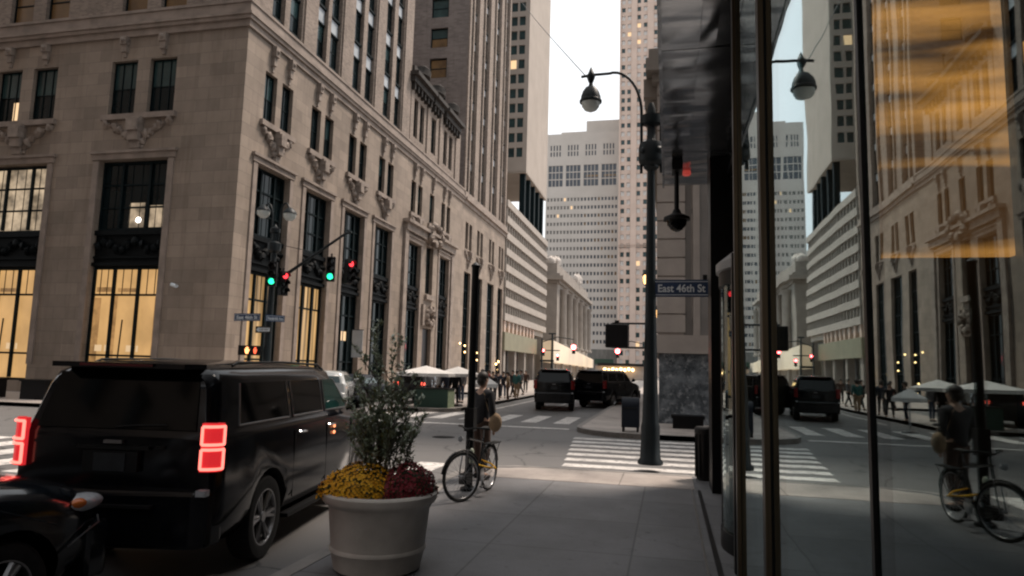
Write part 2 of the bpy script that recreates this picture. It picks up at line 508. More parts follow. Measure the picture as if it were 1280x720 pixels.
def copy_tree(o, parent=None):
    c = o.copy(); COL.objects.link(c); c.parent = parent
    for ch in list(o.children): copy_tree(ch, c)
    return c


def strip_tags(o):
    for ch in o.children:
        strip_tags(ch)


def text_mesh(name, body, size, mat, parent, loc, rot, width=None, bold=.0, extr=.002):
    cu = bpy.data.curves.new(name, 'FONT')
    cu.body = body; cu.size = size; cu.align_x = 'CENTER'; cu.align_y = 'CENTER'; cu.extrude = extr; cu.offset = bold
    to = bpy.data.objects.new(name, cu); COL.objects.link(to)
    bpy.context.view_layer.update()
    me = bpy.data.meshes.new_from_object(to.evaluated_get(bpy.context.evaluated_depsgraph_get()))
    COL.objects.unlink(to); bpy.data.objects.remove(to)
    if width:
        xs = [q.co.x for q in me.vertices]
        w = max(xs) - min(xs)
        for q in me.vertices: q.co.x *= width / w
    me.materials.clear(); me.materials.append(mat)
    o = bpy.data.objects.new(name, me); COL.objects.link(o)
    o.parent = parent; o.location = loc; o.rotation_euler = rot
    return o


# ------------------------------------------------------------------ ground
def struct(name, mb, mat, smooth=None):
    return tag(mb.build(name, mat, None, smooth), kind='structure')


struct('road', MB().box(-500, -400, -.5, 500, 900, 0), M['asphalt'])


def slab(name, poly, z, mat, kerbw=.16):
    """pavement with a granite kerb round it"""
    mb = MB()
    mb.prism(poly, lambda u, w, d: (u, w, d), -.05, z)
    o = struct(name, mb, mat)
    return o


def arc(cx, cy, r, a0, a1, n=7):
    return [(cx + r * math.cos(R(a0 + (a1 - a0) * k / n)), cy + r * math.sin(R(a0 + (a1 - a0) * k / n))) for k in range(n + 1)]


def kerb(name, pts, w=.17, z=.15):
    """granite kerb: a ribbon along the polyline, 1 cm proud of the slab edge"""
    mb = MB()
    n = len(pts); P = [Vector((p[0], p[1], 0)) for p in pts]
    ins = []
    for i, p in enumerate(P):
        d = (P[min(i + 1, n - 1)] - P[max(i - 1, 0)]).normalized()
        ins.append(p + Vector((d.y, -d.x, 0)) * w)
    for i in range(n - 1):
        a, b, c, d = P[i], P[i + 1], ins[i + 1], ins[i]
        vs = [(q.x, q.y, -.06) for q in (a, b, c, d)] + [(q.x, q.y, z + .006) for q in (a, b, c, d)]
        mb.add(vs, [(4, 5, 6, 7), (0, 1, 5, 4), (3, 7, 6, 2), (0, 4, 7, 3), (1, 2, 6, 5)])
    return struct(name, mb, M['kerb'])


# near block (ours): west edge X=-3.45, north edge Y=13.3
near_edge = [(-3.45, -40)] + [(-3.45, 9.5)] + [(-3.75, 11.2), (-3.75, 11.9)] + arc(-2.5, 12.05, 1.25, 180, 90, 5) + [(40, 13.3)]
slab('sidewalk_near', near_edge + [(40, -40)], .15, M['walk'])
kerb('kerb_near', near_edge)
mb = MB(); mb.prism([(-3.45, 11.75), (.42, 11.75), (.42, 13.12), (-2.5, 13.12), (-3.2, 12.75)], lambda u, w, d: (u, w, d), .1, .1545)
struct('pavement_edge_strip', mb, M['walk_pale'])
# far block (right): corner, then up the avenue
far_edge = [(40, 21.2), (-.5, 21.2)] + arc(-.9, 23.3, 2.1, -90, -180, 6)[1:] + [(-3.0, 150)]
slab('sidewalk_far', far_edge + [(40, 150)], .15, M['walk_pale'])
kerb('kerb_far', list(far_edge))
# left block and the widened pavement where people sit
left_edge = [(-9.2, 170), (-9.2, 30.5)] + arc(-10.7, 30.1, 1.5, 0, -90, 4) + [(-12.0, 28.6), (-12.0, 48), (-16.9, 48), (-16.9, 25.0)] + arc(-19.4, 24.6, 2.5, 0, -90, 5)[1:] + [(-140, 22.1)]
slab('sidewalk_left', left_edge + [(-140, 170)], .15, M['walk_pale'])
kerb('kerb_left', left_edge)
# slab joints beside the shop front: steel strip and grating line
struct('pavement_strip', MB().box(.36, -10, .1, .385, 11.9, .1555), M['steel_strip'])
struct('pavement_gutter', MB().box(.46, -10, .1, .515, 11.7, .1545), M['black_stone'])

# road markings
mb = MB()
for k in range(7):
    y = 14.6 + k * .95
    x0 = -2.2 - k * .09
    mb.box(x0, y, .0, 3.4, y + .46, .005)
struct('crosswalk_side_street', mb, M['paint_white'])
mb = MB()
k = 0
x = -4.5
while x > -16.8:
    mb.box(x - .62, 9.9, 0, x, 14.0, .005); x -= 1.25
struct('crosswalk_avenue_near', mb, M['paint_white'])
mb = MB()
x = -3.6
while x > -11.5:
    mb.box(x - .6, 25.6, 0, x, 29.2, .005); x -= 1.25
mb.box(-11.9, 23.3, 0, -3.3, 23.62, .005)
struct('crosswalk_avenue_far', mb, M['paint_white'])
mb = MB()
mb.box(-8.3, 33, 0, -8.18, 140, .005)
mb.box(-5.9, 34, 0, -5.8, 140, .005)
struct('lane_lines', mb, M['paint_white'])
mb = MB().box(-10.4, -40, 0, -10.28, 8.6, .005).box(-10.1, -40, 0, -9.98, 8.6, .005)
struct('centre_line', mb, M['paint_yellow'])
mb = MB(); mb.lathe([(.33, -.02), (.33, .004), (0, .006)], (-6.3, 19, 0), 24)
struct('manhole_cover', mb, M['iron'])

# ------------------------------------------------------------------ facade helpers


class Fac:
    """a street front: axis 'X' = wall faces +X at x=base, u runs along Y; axis 'Y' = wall faces -Y at y=base, u runs along X"""
    def __init__(s, axis, base): s.a = axis; s.b = base

    def p(s, u, z, d):
        return (s.b + d, u, z) if s.a == 'X' else (u, s.b - d, z)

    def box(s, mb, u0, u1, z0, z1, d0, d1):
        a = s.p(u0, z0, d0); b = s.p(u1, z1, d1)
        mb.box(a[0], a[1], a[2], b[0], b[1], b[2])

    def wall(s, mb, u0, u1, z0, z1, holes, depth):
        us = sorted({u0, u1} | {h[0] for h in holes} | {h[1] for h in holes})
        zs = sorted({z0, z1} | {h[2] for h in holes} | {h[3] for h in holes})
        us = [u for u in us if u0 - 1e-6 <= u <= u1 + 1e-6]; zs = [z for z in zs if z0 - 1e-6 <= z <= z1 + 1e-6]
        ui = {u: i for i, u in enumerate(us)}; zi = {z: i for i, z in enumerate(zs)}
        H = set()
        for h in holes:
            for i in range(ui[h[0]], ui[h[1]]):
                for j in range(zi[h[2]], zi[h[3]]): H.add((i, j))
        vs = [s.p(u, z, 0) for z in zs for u in us]; n = len(us); fs = []
        for j in range(len(zs) - 1):
            for i in range(n - 1):
                if (i, j) not in H: fs.append((j * n + i, j * n + i + 1, (j + 1) * n + i + 1, (j + 1) * n + i))
        mb.add(vs, fs)
        for (a, b, c, d) in holes:
            q = [s.p(a, c, 0), s.p(b, c, 0), s.p(b, d, 0), s.p(a, d, 0), s.p(a, c, -depth), s.p(b, c, -depth), s.p(b, d, -depth), s.p(a, d, -depth)]
            mb.add(q, [(0, 1, 5, 4), (1, 2, 6, 5), (2, 3, 7, 6), (3, 0, 4, 7)])


def window(fac, root, off, u0, u1, z0, z1, dep, glass, cols=2, rows=2, fr='frame', name='window', bar=.06, glass2=None, split=None, fd=.08):
    mb = MB(off); e = .004
    a, b, c, d = u0 + e, u1 - e, z0 + e, z1 - e
    fb = bar * 1.3
    fac.box(mb, a, a + fb, c, d, -dep, -dep + fd); fac.box(mb, b - fb, b, c, d, -dep, -dep + fd)
    fac.box(mb, a + fb, b - fb, c, c + fb, -dep, -dep + fd - .003); fac.box(mb, a + fb, b - fb, d - fb, d, -dep, -dep + fd - .003)
    for k in range(1, cols):
        u = a + (b - a) * k / cols
        fac.box(mb, u - bar / 2, u + bar / 2, c + fb, d - fb, -dep, -dep + fd - .012)
    zz = split if split is not None else [c + (d - c) * k / rows for k in range(1, rows)]
    for z in zz:
        fac.box(mb, a + fb, b - fb, z - bar / 2, z + bar / 2, -dep, -dep + fd - .018)
    w = mb.build(name, M[fr], root)
    mg = MB(off)
    if glass2 is None:
        fac.box(mg, a + .01, b - .01, c + .01, d - .01, -dep + .01, -dep + .03)
        mg.build('pane', M[glass], w)
    else:
        zm = (zz[len(zz) // 2]) if zz else (c + d) / 2
        fac.box(mg, a + .01, b - .01, zm, d - .01, -dep + .01, -dep + .03); mg.cur = 1
        fac.box(mg, a + .01, b - .01, c + .01, zm, -dep + .01, -dep + .03)
        mg.build('pane', [M[glass], M[glass2]], w)
    return w


def console(fac, root, off, u, z0, z1, w, seed=0):
    """scrolled console with foliage wings under a pair of windows"""
    mb = MB(off); rr = random.Random(seed)
    h = z1 - z0
    pr = [(0, .06), (.15, .14), (.35, .2), (.6, .36), (.8, .5), (.93, .5), (1, .38)]
    for i in range(len(pr) - 1):
        a, b = pr[i], pr[i + 1]
        fac.box(mb, u - w * .14 - .1 * a[0], u + w * .14 + .1 * a[0], z0 + h * a[0] + .001 * i, z0 + h * b[0], -.02, b[1])
    for sgn in (-1, 1):
        for k in range(9):
            t = k / 8
            uu = u + sgn * (w * .18 + w * .8 * t)
            zz = z0 + h * (.35 + .55 * t ** .55) + rr.uniform(-.04, .04)
            p = fac.p(uu, zz, .03)
            mb.blob(p, .16 + .07 * math.sin(k * 1.7), seed + k, 7, 5, (1, 1, 1.15), .35)
            if t < .7:
                p = fac.p(uu - sgn * .05, zz - .28 * (1 - t), .02)
                mb.blob(p, .11, seed + k + 50, 6, 5, (1, 1, 1.2), .35)
    return mb.build('console', M['stone_plain'], root, 50)


def bracket(fac, root, off, u, z0, z1, w=.32):
    mb = MB(off); h = z1 - z0
    fac.box(mb, u - w / 2, u + w / 2, z0 + h * .6, z1, -.02, .3)
    fac.box(mb, u - w * .4, u + w * .4, z0 + h * .25, z0 + h * .6, -.02, .2)
    fac.box(mb, u - w * .22, u + w * .22, z0, z0 + h * .25, -.02, .1)
    mb.blob(fac.p(u, z0 + h * .8, .3), w * .34, 3, 7, 5)
    return mb.build('bracket', M['stone_plain'], root, 50)


# ------------------------------------------------------------------ corner building on the left
SX, SY = -20.53, 28.57          # its two street fronts
FX = Fac('X', SX); FY = Fac('Y', SY)
off = Vector((SX, SY, .15))
A = empty('corner_building', off)
tag(A, 'large corner building with pale limestone base, lit shop windows and brick upper floors', 'building')
side_bays = [(30.05, 33.15), (34.85, 37.9), (39.75, 42.75), (44.5, 47.6)]
portal = [(51.0, 53.9), (58.7, 61.5)]
front_bays = [(-28.7, -24.55), (-36.1, -31.95), (-43.5, -39.35), (-50.9, -46.75)]
BELT = 18.7
holesX, holesY = [], []
for a, b in side_bays + portal: holesX.append((a, b, .7, 12.05))
for a, b in front_bays: holesY.append((a, b, .7, 12.1))
holesX.append((55.3, 57.1, 8.2, 12.4)); holesX.append((55.1, 57.3, .6, 5.2))
pairsX, pairsY = [], []
for a, b in side_bays:
    m_ = (a + b) / 2; pairsX += [(m_ - 1.35, m_ - .25), (m_ + .25, m_ + 1.35)]
for a, b in ((51.0, 53.9), (58.7, 61.5)):
    m_ = (a + b) / 2; pairsX += [(m_ - 1.3, m_ - .25), (m_ + .25, m_ + 1.3)]
pairsX.append((55.6, 56.8))
for a, b in front_bays:
    m_ = (a + b) / 2 + .08; pairsY += [(m_ - 1.98, m_ - .38), (m_ + .38, m_ + 1.98)]
for a, b in pairsX: holesX.append((a, b, 14.45, 17.15))
for a, b in pairsY: holesY.append((a, b, 14.5, 17.45))
mb = MB(off)
FX.wall(mb, SY, 65.6, .1, BELT, holesX, .5)
FY.wall(mb, -60, SX, .1, BELT, holesY, .5)
mb.box(-60, SY + .62, .1, SX - .62, 65.5, BELT)
# stepped plinth in front of the piers
last = SY
for a, b in sorted([(h[0], h[1]) for h in holesX if h[2] < 1]):
    FX.box(mb, last - (.12 if last == SY else -.15), a - .15, .1, 1.55, -.1, .13); last = b
FX.box(mb, last + .15, 65.6, .1, 1.55, -.1, .13)
last = SX
for a, b in sorted([(h[0], h[1]) for h in holesY if h[2] < 1], reverse=True):
    FY.box(mb, b + .15, last - (0 if last == SX else .15), .1, 1.55, -.1, .13); last = a
mb.build('stone_wall', M['stone'], A)
# window surrounds
mb = MB(off)
for fac, hs in ((FX, side_bays + portal), (FY, front_bays)):
    for a, b in hs:
        for (p0, p1, q) in ((a - .34, a - .003, .07), (b + .003, b + .34, .07)):
            fac.box(mb, p0, p1, 1.56, 12.06, -.03, q)
        fac.box(mb, a - .42, b + .42, 12.11, 12.42, -.03, .1)
        fac.box(mb, a - .5, b + .5, 12.42, 12.56, -.03, .2)
for fac, pr, z in ((FX, pairsX, 14.28), (FY, pairsY, 14.33)):
    for i in range(0, len(pr) - 1, 2):
        fac.box(mb, pr[i][0] - .25, pr[i + 1][1] + .25, z - .12, z + .16, -.03, .2)
FX.box(mb, 55.3, 57.1, 14.16, 14.44, -.03, .2)
mb.build('window_surround', M['trim'], A)
# belt course and cornice
mb = MB(off)
for z0, z1, d in ((BELT, BELT + .35, .12), (BELT + .35, BELT + .55, .24), (BELT + .55, BELT + .68, .32), (BELT + .68, 19.95, .14), (19.95, 20.1, .2)):
    FX.box(mb, SY - d, 65.6, z0, z1, -.3, d)
    FY.box(mb, -60, SX - .3, z0, z1, -.3, d)
mb.build('cornice', M['trim'], A)
# portal: entablature and cartouche over the two tall bays
mb = MB(off)
FX.box(mb, 49.9, 62.6, 12.75, 13.35, -.02, .35)
FX.box(mb, 49.7, 62.8, 13.35, 13.6, -.02, .6)
FX.box(mb, 49.9, 50.6, 1.6, 12.75, -.02, .22); FX.box(mb, 61.9, 62.6, 1.6, 12.75, -.02, .22)
FX.box(mb, 54.6, 55.1, 5.4, 7.2, -.02, .2); FX.box(mb, 57.3, 57.8, 5.4, 7.2, -.02, .2)
for k in range(14):
    mb.blob(FX.p(56.2 + 1.5 * math.cos(k * .9), 13.4 + .8 * math.sin(k * .9), .5), .34, k, 7, 5, (1, 1, 1), .35)
for k in range(8):
    mb.blob(FX.p(56.2 + .9 * math.cos(k * .8), 6.2 + .6 * math.sin(k * .8), .2), .3, k + 20, 7, 5, (1, 1, 1), .3)
FX.box(mb, 55.2, 57.2, 7.7, 8.1, -.02, .25)
mb.build('portal_surround', M['stone_plain'], A, 50)
# tall windows: upper light, iron spandrel, shop window
for n_, (fac, bays) in enumerate(((FY, front_bays), (FX, side_bays + portal))):
    for i, (a, b) in enumerate(bays):
        window(fac, A, off, a, b, 8.45, 12.05, .42, 'lit_soft' if (n_ == 0 and i == 1) else 'glass', 1, 3, bar=.09, fd=.12)
        w = [c for c in A.children if c.name.startswith('window')][-1]
        mg = MB(off)
        for k, t in enumerate((.3, .7)):
            u = a + (b - a) * t; fac.box(mg, u - .07, u + .07, 8.6, 11.95, -.42, -.27)
        for t in (.1, .2, .43, .57, .8, .9):
            u = a + (b - a) * t; fac.box(mg, u - .018, u + .018, 8.6, 11.95, -.395, -.37)
        mg.build('glazing_bars', M['frame'], w)
        if n_ == 0 and i == 0:
            mg = MB(off)
            fac.box(mg, a + 1.75, a + 2.65, 8.62, 9.9, -.408, -.382); fac.box(mg, a + 2.95, b - .2, 8.62, 9.75, -.408, -.382)
            mg.build('lit_pane', M['lit_soft'], w)
            mg = MB(off); mg.blob(fac.p(a + 2.35, 9.0, -.36), .13, 2, 8, 6); mg.build('lamp_glow', M['glow_white'], w)
        mb = MB(off)
        fac.box(mb, a, b, 6.6, 8.44, -.5, -.25)
        fac.box(mb, a, b, 6.6, 6.78, -.25, -.08); fac.box(mb, a, b, 8.2, 8.44, -.25, -.1); fac.box(mb, a, b, 7.0, 7.1, -.25, -.14)
        for k in range(11):
            u = a + (b - a) * (k + .5) / 11
            mb.blob(fac.p(u, 7.65 + .22 * math.sin(k * 1.3), -.22), .2, k, 7, 5, (1, 1, 1.1), .35)
        mb.build('spandrel', M['iron'], A, 50)
        if n_ == 0: g = 'lit'
        else: g = 'lit_curtain' if i < 2 else 'glass'
        w = window(fac, A, off, a, b, .7, 6.58, .42, g, 1, 1, name='shop_window', bar=.1, split=[2.1, 5.15], fd=.14)
        mg = MB(off)
        for t in (.31, .66):
            u = a + (b - a) * t; fac.box(mg, u - .065, u + .065, .85, 6.45, -.415, -.25)
        for t in (.1, .2, .42, .54, .77, .88):
            u = a + (b - a) * t; fac.box(mg, u - .02, u + .02, 5.2, 6.45, -.395, -.37)
        mg.build('glazing_bars', M['frame'], w)
        if n_ == 0:
            W_ = b - a
            mg = MB(off)
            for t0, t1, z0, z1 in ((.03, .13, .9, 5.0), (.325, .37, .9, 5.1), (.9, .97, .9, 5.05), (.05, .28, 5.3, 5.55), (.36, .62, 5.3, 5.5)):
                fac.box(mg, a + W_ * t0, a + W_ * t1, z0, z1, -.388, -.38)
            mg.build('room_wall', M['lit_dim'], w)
            mg = MB(off)
            for t0, t1 in ((.10, .2), (.24, .30), (.55, .63), (.69, .72)): fac.box(mg, a + W_ * t0, a + W_ * t1, 2.3, 2.62, -.384, -.376)
            mg.build('price_card', M['lit_card'], w)
            mg = MB(off); mg.cyl(fac.p(a + W_ * .44, .9, -.34), fac.p(a + W_ * .47, 3.9, -.34), .035); mg.build('inner_pole', M['frame'], w)
        if n_ == 1 and i == 2:
            mg = MB(off); fac.box(mg, a + .9, a + 1.4, 3.5, 4.1, -.4, -.36); fac.box(mg, a + 1.6, a + 2.1, 3.5, 4.1, -.4, -.36)
            mg.build('lit_pane', M['lit_small'], w)
window(FX, A, off, 55.3, 57.1, 8.2, 12.4, .4, 'glass', 2, 3)
mb = MB(off); FX.box(mb, 55.12, 57.28, .62, 5.18, -.5, -.3); mb.build('entrance_door', M['black_metal'], A)
for i, (a, b) in enumerate(pairsX): window(FX, A, off, a, b, 14.45, 17.15, .3, 'glass_blind' if i % 3 == 0 else 'glass', 2, 2, bar=.05, glass2='glass')
for i, (a, b) in enumerate(pairsY):
    g2 = 'lit_small' if i == 3 else ('glass_amber' if i == 3 else 'glass')
    w = window(FY, A, off, a, b, 14.5, 17.45, .3, 'glass_blind', 3, 2, bar=.05, glass2='glass')
    if i == 2:
        mg = MB(off); FY.box(mg, a + .95, b - .1, 14.7, 15.7, -.285, -.26); mg.build('lit_pane', M['lit_small'], w)
for i, (a, b) in enumerate(side_bays): console(FX, A, off, (a + b) / 2, 12.3, 14.2, 1.25, i * 9)
for i, (a, b) in enumerate(portal): console(FX, A, off, (a + b) / 2, 12.9, 14.2, 1.3, i * 9)
for i, (a, b) in enumerate(front_bays): console(FY, A, off, (a + b) / 2 + .08, 12.35, 14.25, 1.95, i * 11)
for a, b in pairsX: bracket(FX, A, off, (a + b) / 2, 17.25, 18.65)
for a, b in pairsY: bracket(FY, A, off, (a + b) / 2, 17.6, 18.68, .4)

# brick floors above: vertical strips of windows between piers
brk_sets = [(30.62, 31.8, 32.3, 33.6), (35.3, 36.5, 36.9, 38.25), (40.05, 41.4, 42.0, 43.35), (45.05, 46.5, 47.2, 48.5)]
FXb = Fac('X', SX - .12); FYb = Fac('Y', SY + .12)
ZT = 54.0
hx = []
for s_ in brk_sets: hx += [(s_[0], s_[1], 20.35, ZT - 2), (s_[2], s_[3], 20.35, ZT - 2)]
hy = []
for a, b in front_bays:
    m_ = (a + b) / 2 + .25
    for k in range(8): hy += [(m_ - 1.98, m_ - .42, 19.95 + .35 + k * 3.9 - .1, 19.95 + .25 + k * 3.9 + 2.35), (m_ + .42, m_ + 1.98, 19.95 + .25 + k * 3.9, 19.95 + .25 + k * 3.9 + 2.35)]
hy = [(a, b, round(c, 3), round(d, 3)) for a, b, c, d in hy]
mb = MB(off)
FXb.wall(mb, SY + .12, 50.2, 20.1, ZT, hx, .35)
FYb.wall(mb, -60, SX - .12, 20.1, ZT, hy, .35)
mb.box(-60, SY + .6, 20.1, SX - .6, 50.2, ZT)
# raised piers
for i in range(5):
    u0 = [SY + .3, 33.75, 38.4, 43.5, 48.65][i]; u1 = [30.45, 35.15, 39.9, 44.9, 50.2][i]
    FXb.box(mb, u0, u1, 20.1, ZT - .5, -.01, .1)
mb.build('brick_wall', M['brick'], A)
FXb.box(mb2 := MB(off), SY, 50.2, ZT, ZT + 1.2, -1, .4); FYb.box(mb2, -60, SX - .9, ZT, ZT + 1.2, -1, .4)
mb2.build('parapet', M['trim'], A)


def strip_windows(fac, root, off, u0, u1, z0, floor, n, dep, wh, rs, amber=.0, merge_from=None):
    """one window and one pale panel per floor"""
    for k in range(n):
        z = z0 + k * floor
        g = 'glass_blind' if rs.random() < .3 else 'glass'
        if rs.random() < amber: g = 'glass_amber'
        w = window(fac, root, off, u0, u1, z, z + wh, dep, g, 1, 2, bar=.06, glass2='glass', fd=.07)
        mb = MB(off)
        fac.box(mb, u0 + .08, u1 - .08, z + wh + .12, z + floor - .18, -dep, -dep + .1)
        mb.build('panel', M['pale_panel'], w)
        mb = MB(off)
        fac.box(mb, u0 + .003, u1 - .003, z - .14, z - .003, -dep, -dep + .22)
        mb.build('sill', M['frame'], w)
        mb = MB(off); fac.box(mb, u0 + .003, u1 - .003, z + wh + .003, z + wh + .1, -dep, -dep + .16); mb.build('lintel', M['frame'], w)


rs = random.Random(5)
for s_ in brk_sets:
    strip_windows(FXb, A, off, s_[0], s_[1], 20.6, 3.35, 9, .34, 2.15, rs)
    strip_windows(FXb, A, off, s_[2], s_[3], 20.6, 3.35, 9, .34, 2.15, rs)
for i, (a, b, c, d) in enumerate(hy[:22]):
    window(FYb, A, off, a, b, c, d, .3, 'glass_amber' if i % 4 != 2 else 'glass', 1, 2, bar=.07, glass2='glass_amber')
mg = MB(off)
for (a, b, c, d) in hy[22:]: FYb.box(mg, a + .01, b - .01, c + .01, d - .01, -.33, -.3)
tag(mg.build('upper_windows', M['glass'], A), kind='stuff')
# ornate attic storey along the court
mb = MB(off)
ath = [(51.2, 52.2, 20.9, 24.2), (52.7, 53.7, 20.9, 24.2), (55.6, 56.8, 20.9, 24.2), (59.0, 60.0, 20.9, 24.2), (60.6, 61.6, 20.9, 24.2)]
FXb.wall(mb, 50.22, 64.2, 20.1, 25.4, ath, .35)
mb.box(SX - 3, 50.25, 20.1, SX - .55, 64.1, 25.4)
for u in (50.3, 54.3, 57.6, 62.4): FXb.box(mb, u, u + .7, 20.1, 25.3, -.01, .12)
mb.build('attic_wall', M['brick'], A)
mb = MB(off)
for u0, u1 in ((50.0, 54.6), (55.0, 57.4), (58.2, 62.8)):
    FXb.box(mb, u0, u1, 25.1, 25.6, -.2, .5); FXb.box(mb, u0 - .1, u1 + .1, 25.6, 25.95, -.2, .85)
    FXb.box(mb, u0 + .3, u1 - .3, 25.95, 26.6, -.2, .3)
    k = u0 + .3
    while k < u1 - .2:
        FXb.box(mb, k, k + .22, 24.55, 25.1, -.01, .4); k += .8
    mb.blob(FXb.p((u0 + u1) / 2, 26.7, .2), .7, 4, 8, 6, (1, 1.4, .8), .2)
mb.build('attic_cornice', mat_noise('sooty bronze cornice', (.06, .052, .046), (.025, .022, .02), 3, .7, spec=.2), A, 40)
for (a, b, c, d) in ath: window(FXb, A, off, a, b, c, d, .3, 'glass', 1, 2)
# small wall camera
mb = MB(off); p = FY.p(-23.4, 5.55, 0)
mb.cyl(p, (p[0], p[1] - .3, p[2]), .04); mb.cyl((p[0] - .1, p[1] - .32, p[2] + .05), (p[0] + .25, p[1] - .4, p[2] - .05), .09, .09, 10)
cc = mb.build('wall_camera', M['sign_white'], None, 40)
cc.location = off
tag(cc, 'small white security camera on the limestone front above the car roof', 'camera')

# ------------------------------------------------------------------ next tower along the avenue (brick piers)
off = Vector((SX, 65.6, .15))
B = empty('brick_tower', off)
tag(B, 'tall brown brick tower with continuous vertical piers beyond the corner building', 'building')
lowB = [(66.6, 69.0), (70.8, 73.7), (75.9, 78.9), (80.9, 83.3)]
mb = MB(off)
hb = [(a, b, .5, 11.8) for a, b in lowB]
pb = []
for a, b in lowB:
    m_ = (a + b) / 2; pb += [(m_ - 1.2, m_ - .2), (m_ + .2, m_ + 1.2)]
hb += [(a, b, 14.2, 17.0) for a, b in pb]
FX.wall(mb, 65.62, 84, .1, 18.7, hb, .5)
mb.box(-45, 65.9, .1, SX - .6, 84, 18.7)
mb.build('stone_wall', M['stone'], B)
mb = MB(off)
for z0, z1, d in ((18.7, 19.1, .15), (19.1, 19.4, .4), (19.4, 20.0, .2)): FX.box(mb, 65.62, 84.1, z0, z1, -.4, d)
mb.build('cornice', M['trim'], B)
for i, (a, b) in enumerate(lowB):
    window(FX, B, off, a, b, .5, 11.8, .4, 'glass', 3, 6, bar=.09, fd=.15, name='shop_window')
    console(FX, B, off, (a + b) / 2, 12.2, 14.0, 1.2, i * 5 + 3)
for a, b in pb: window(FX, B, off, a, b, 14.2, 17.0, .3, 'glass', 1, 2)
TZ = 86
cols4 = [(66.3, 67.5, 67.9, 69.0), (70.7, 72.0, 72.4, 73.7), (75.5, 76.9, 77.4, 78.8), (80.3, 81.7, 82.1, 83.3)]
hb = []
for s_ in cols4: hb += [(s_[0], s_[1], 20.3, TZ - 1), (s_[2], s_[3], 20.3, TZ - 1)]
mb = MB(off)
FXb.wall(mb, 65.62, 84, 20.0, TZ, hb, .35)
for u0, u1 in ((65.64, 66.2), (69.1, 70.6), (73.8, 75.4), (78.9, 80.2), (83.4, 84)): FXb.box(mb, u0, u1, 20.0, TZ, -.01, .16)
mb.build('brick_wall', M['brick'], B)
FYc = Fac('Y', 65.6)
hc = []
for k in range(15): hc.append((-24.9, -22.95, round(22.2 + k * 3.4, 2), round(22.2 + k * 3.4 + 2.2, 2)))
mb = MB(off)
FYc.wall(mb, -45, SX - .125, 20.0, TZ, hc, .4)
mb.box(-45, 66.1, 20, SX - .7, 84, TZ)
mb.build('court_wall', M['brick_court'], B)
for i, (a, b, c, d) in enumerate(hc):
    window(FYc, B, off, a, b, c, d, .3, 'glass_blind' if i % 3 else 'glass_amber', 1, 2, bar=.09, glass2='glass_amber' if i in (2, 3, 4, 6) else 'glass_blind')
rs = random.Random(9)
for s_ in cols4:
    for (a, b) in ((s_[0], s_[1]), (s_[2], s_[3])):
        # nine floors as single windows, the rest in one mesh
        strip_windows(FXb, B, off, a, b, 20.6, 3.4, 9, .34, 2.3, rs)
mg = MB(off)
for s_ in cols4:
    for (a, b) in ((s_[0], s_[1]), (s_[2], s_[3])):
        for k in range(9, 19):
            z = 20.6 + k * 3.4
            mg.cur = 0; FXb.box(mg, a + .01, b - .01, z, z + 2.3, -.33, -.3)
            mg.cur = 1; FXb.box(mg, a + .08, b - .08, z + 2.42, z + 3.2, -.33, -.24)
            mg.cur = 2; FXb.box(mg, a + .01, b - .01, z + 1.1, z + 1.16, -.3, -.27); FXb.box(mg, a + .01, b - .01, z - .14, z - .01, -.33, -.12)
tag(mg.build('upper_windows', [M['glass'], M['pale_panel'], M['frame']], B), kind='stuff')

# ------------------------------------------------------------------ banded office block and the tower on stilts above it
off = Vector((SX, 84.1, .15))
D = empty('banded_office_block', off)
tag(D, 'low office block with pale horizontal concrete bands over a lit arcade', 'building')
mb = MB(off); mb.box(-50, 84.15, 7.2, SX - .25, 114, 23.4); mb.build('wall', M['band'], D)
F_ = Fac('X', SX)
mb = MB(off)
for k in range(8):
    z = 8.0 + k * 2.12; F_.box(mb, 84.12, 114.2, z, z + .92, -.3, .25)
for k in range(7):
    for j in range(21):
        u = 84.5 + j * 1.46; z = 8.92 + k * 2.12; F_.box(mb, u, u + .16, z + .001, z + 1.199, -.2, .12)
mb.build('spandrel_bands', M['band'], D)
for k in range(7):
    mb = MB(off); z = 8.92 + k * 2.12; F_.box(mb, 84.13, 114.1, z + .003, z + 1.197, -.24, -.1); mb.build('window', M['strip_glass'], D)
mb = MB(off); F_.box(mb, 84.12, 106, 4.2, 6.5, -.5, .3); mb.build('fascia', M['fascia_green'], D)
for j in range(9):
    u = 85 + j * 2.4
    mb = MB(off); F_.box(mb, u, u + .7, 6.52, 7.99, -.5, 0); mb.build('pillar', M['tower_pink'], D)
mb = MB(off); F_.box(mb, 84.13, 106, 6.52, 7.98, -1.2, -1); mb.build('arcade_light', M['lit_small'], D)
mb = MB(off); mb.box(-50, 84.15, .1, SX - 1.2, 114, 7.2); mb.build('recessed_base', M['dark_wall'], D)
for j in range(5):
    mb = MB(off); mb.box(SX - .9, 85 + j * 6.5, .1, SX, 86 + j * 6.5, 4.19); mb.build('column', M['old_stone'], D)

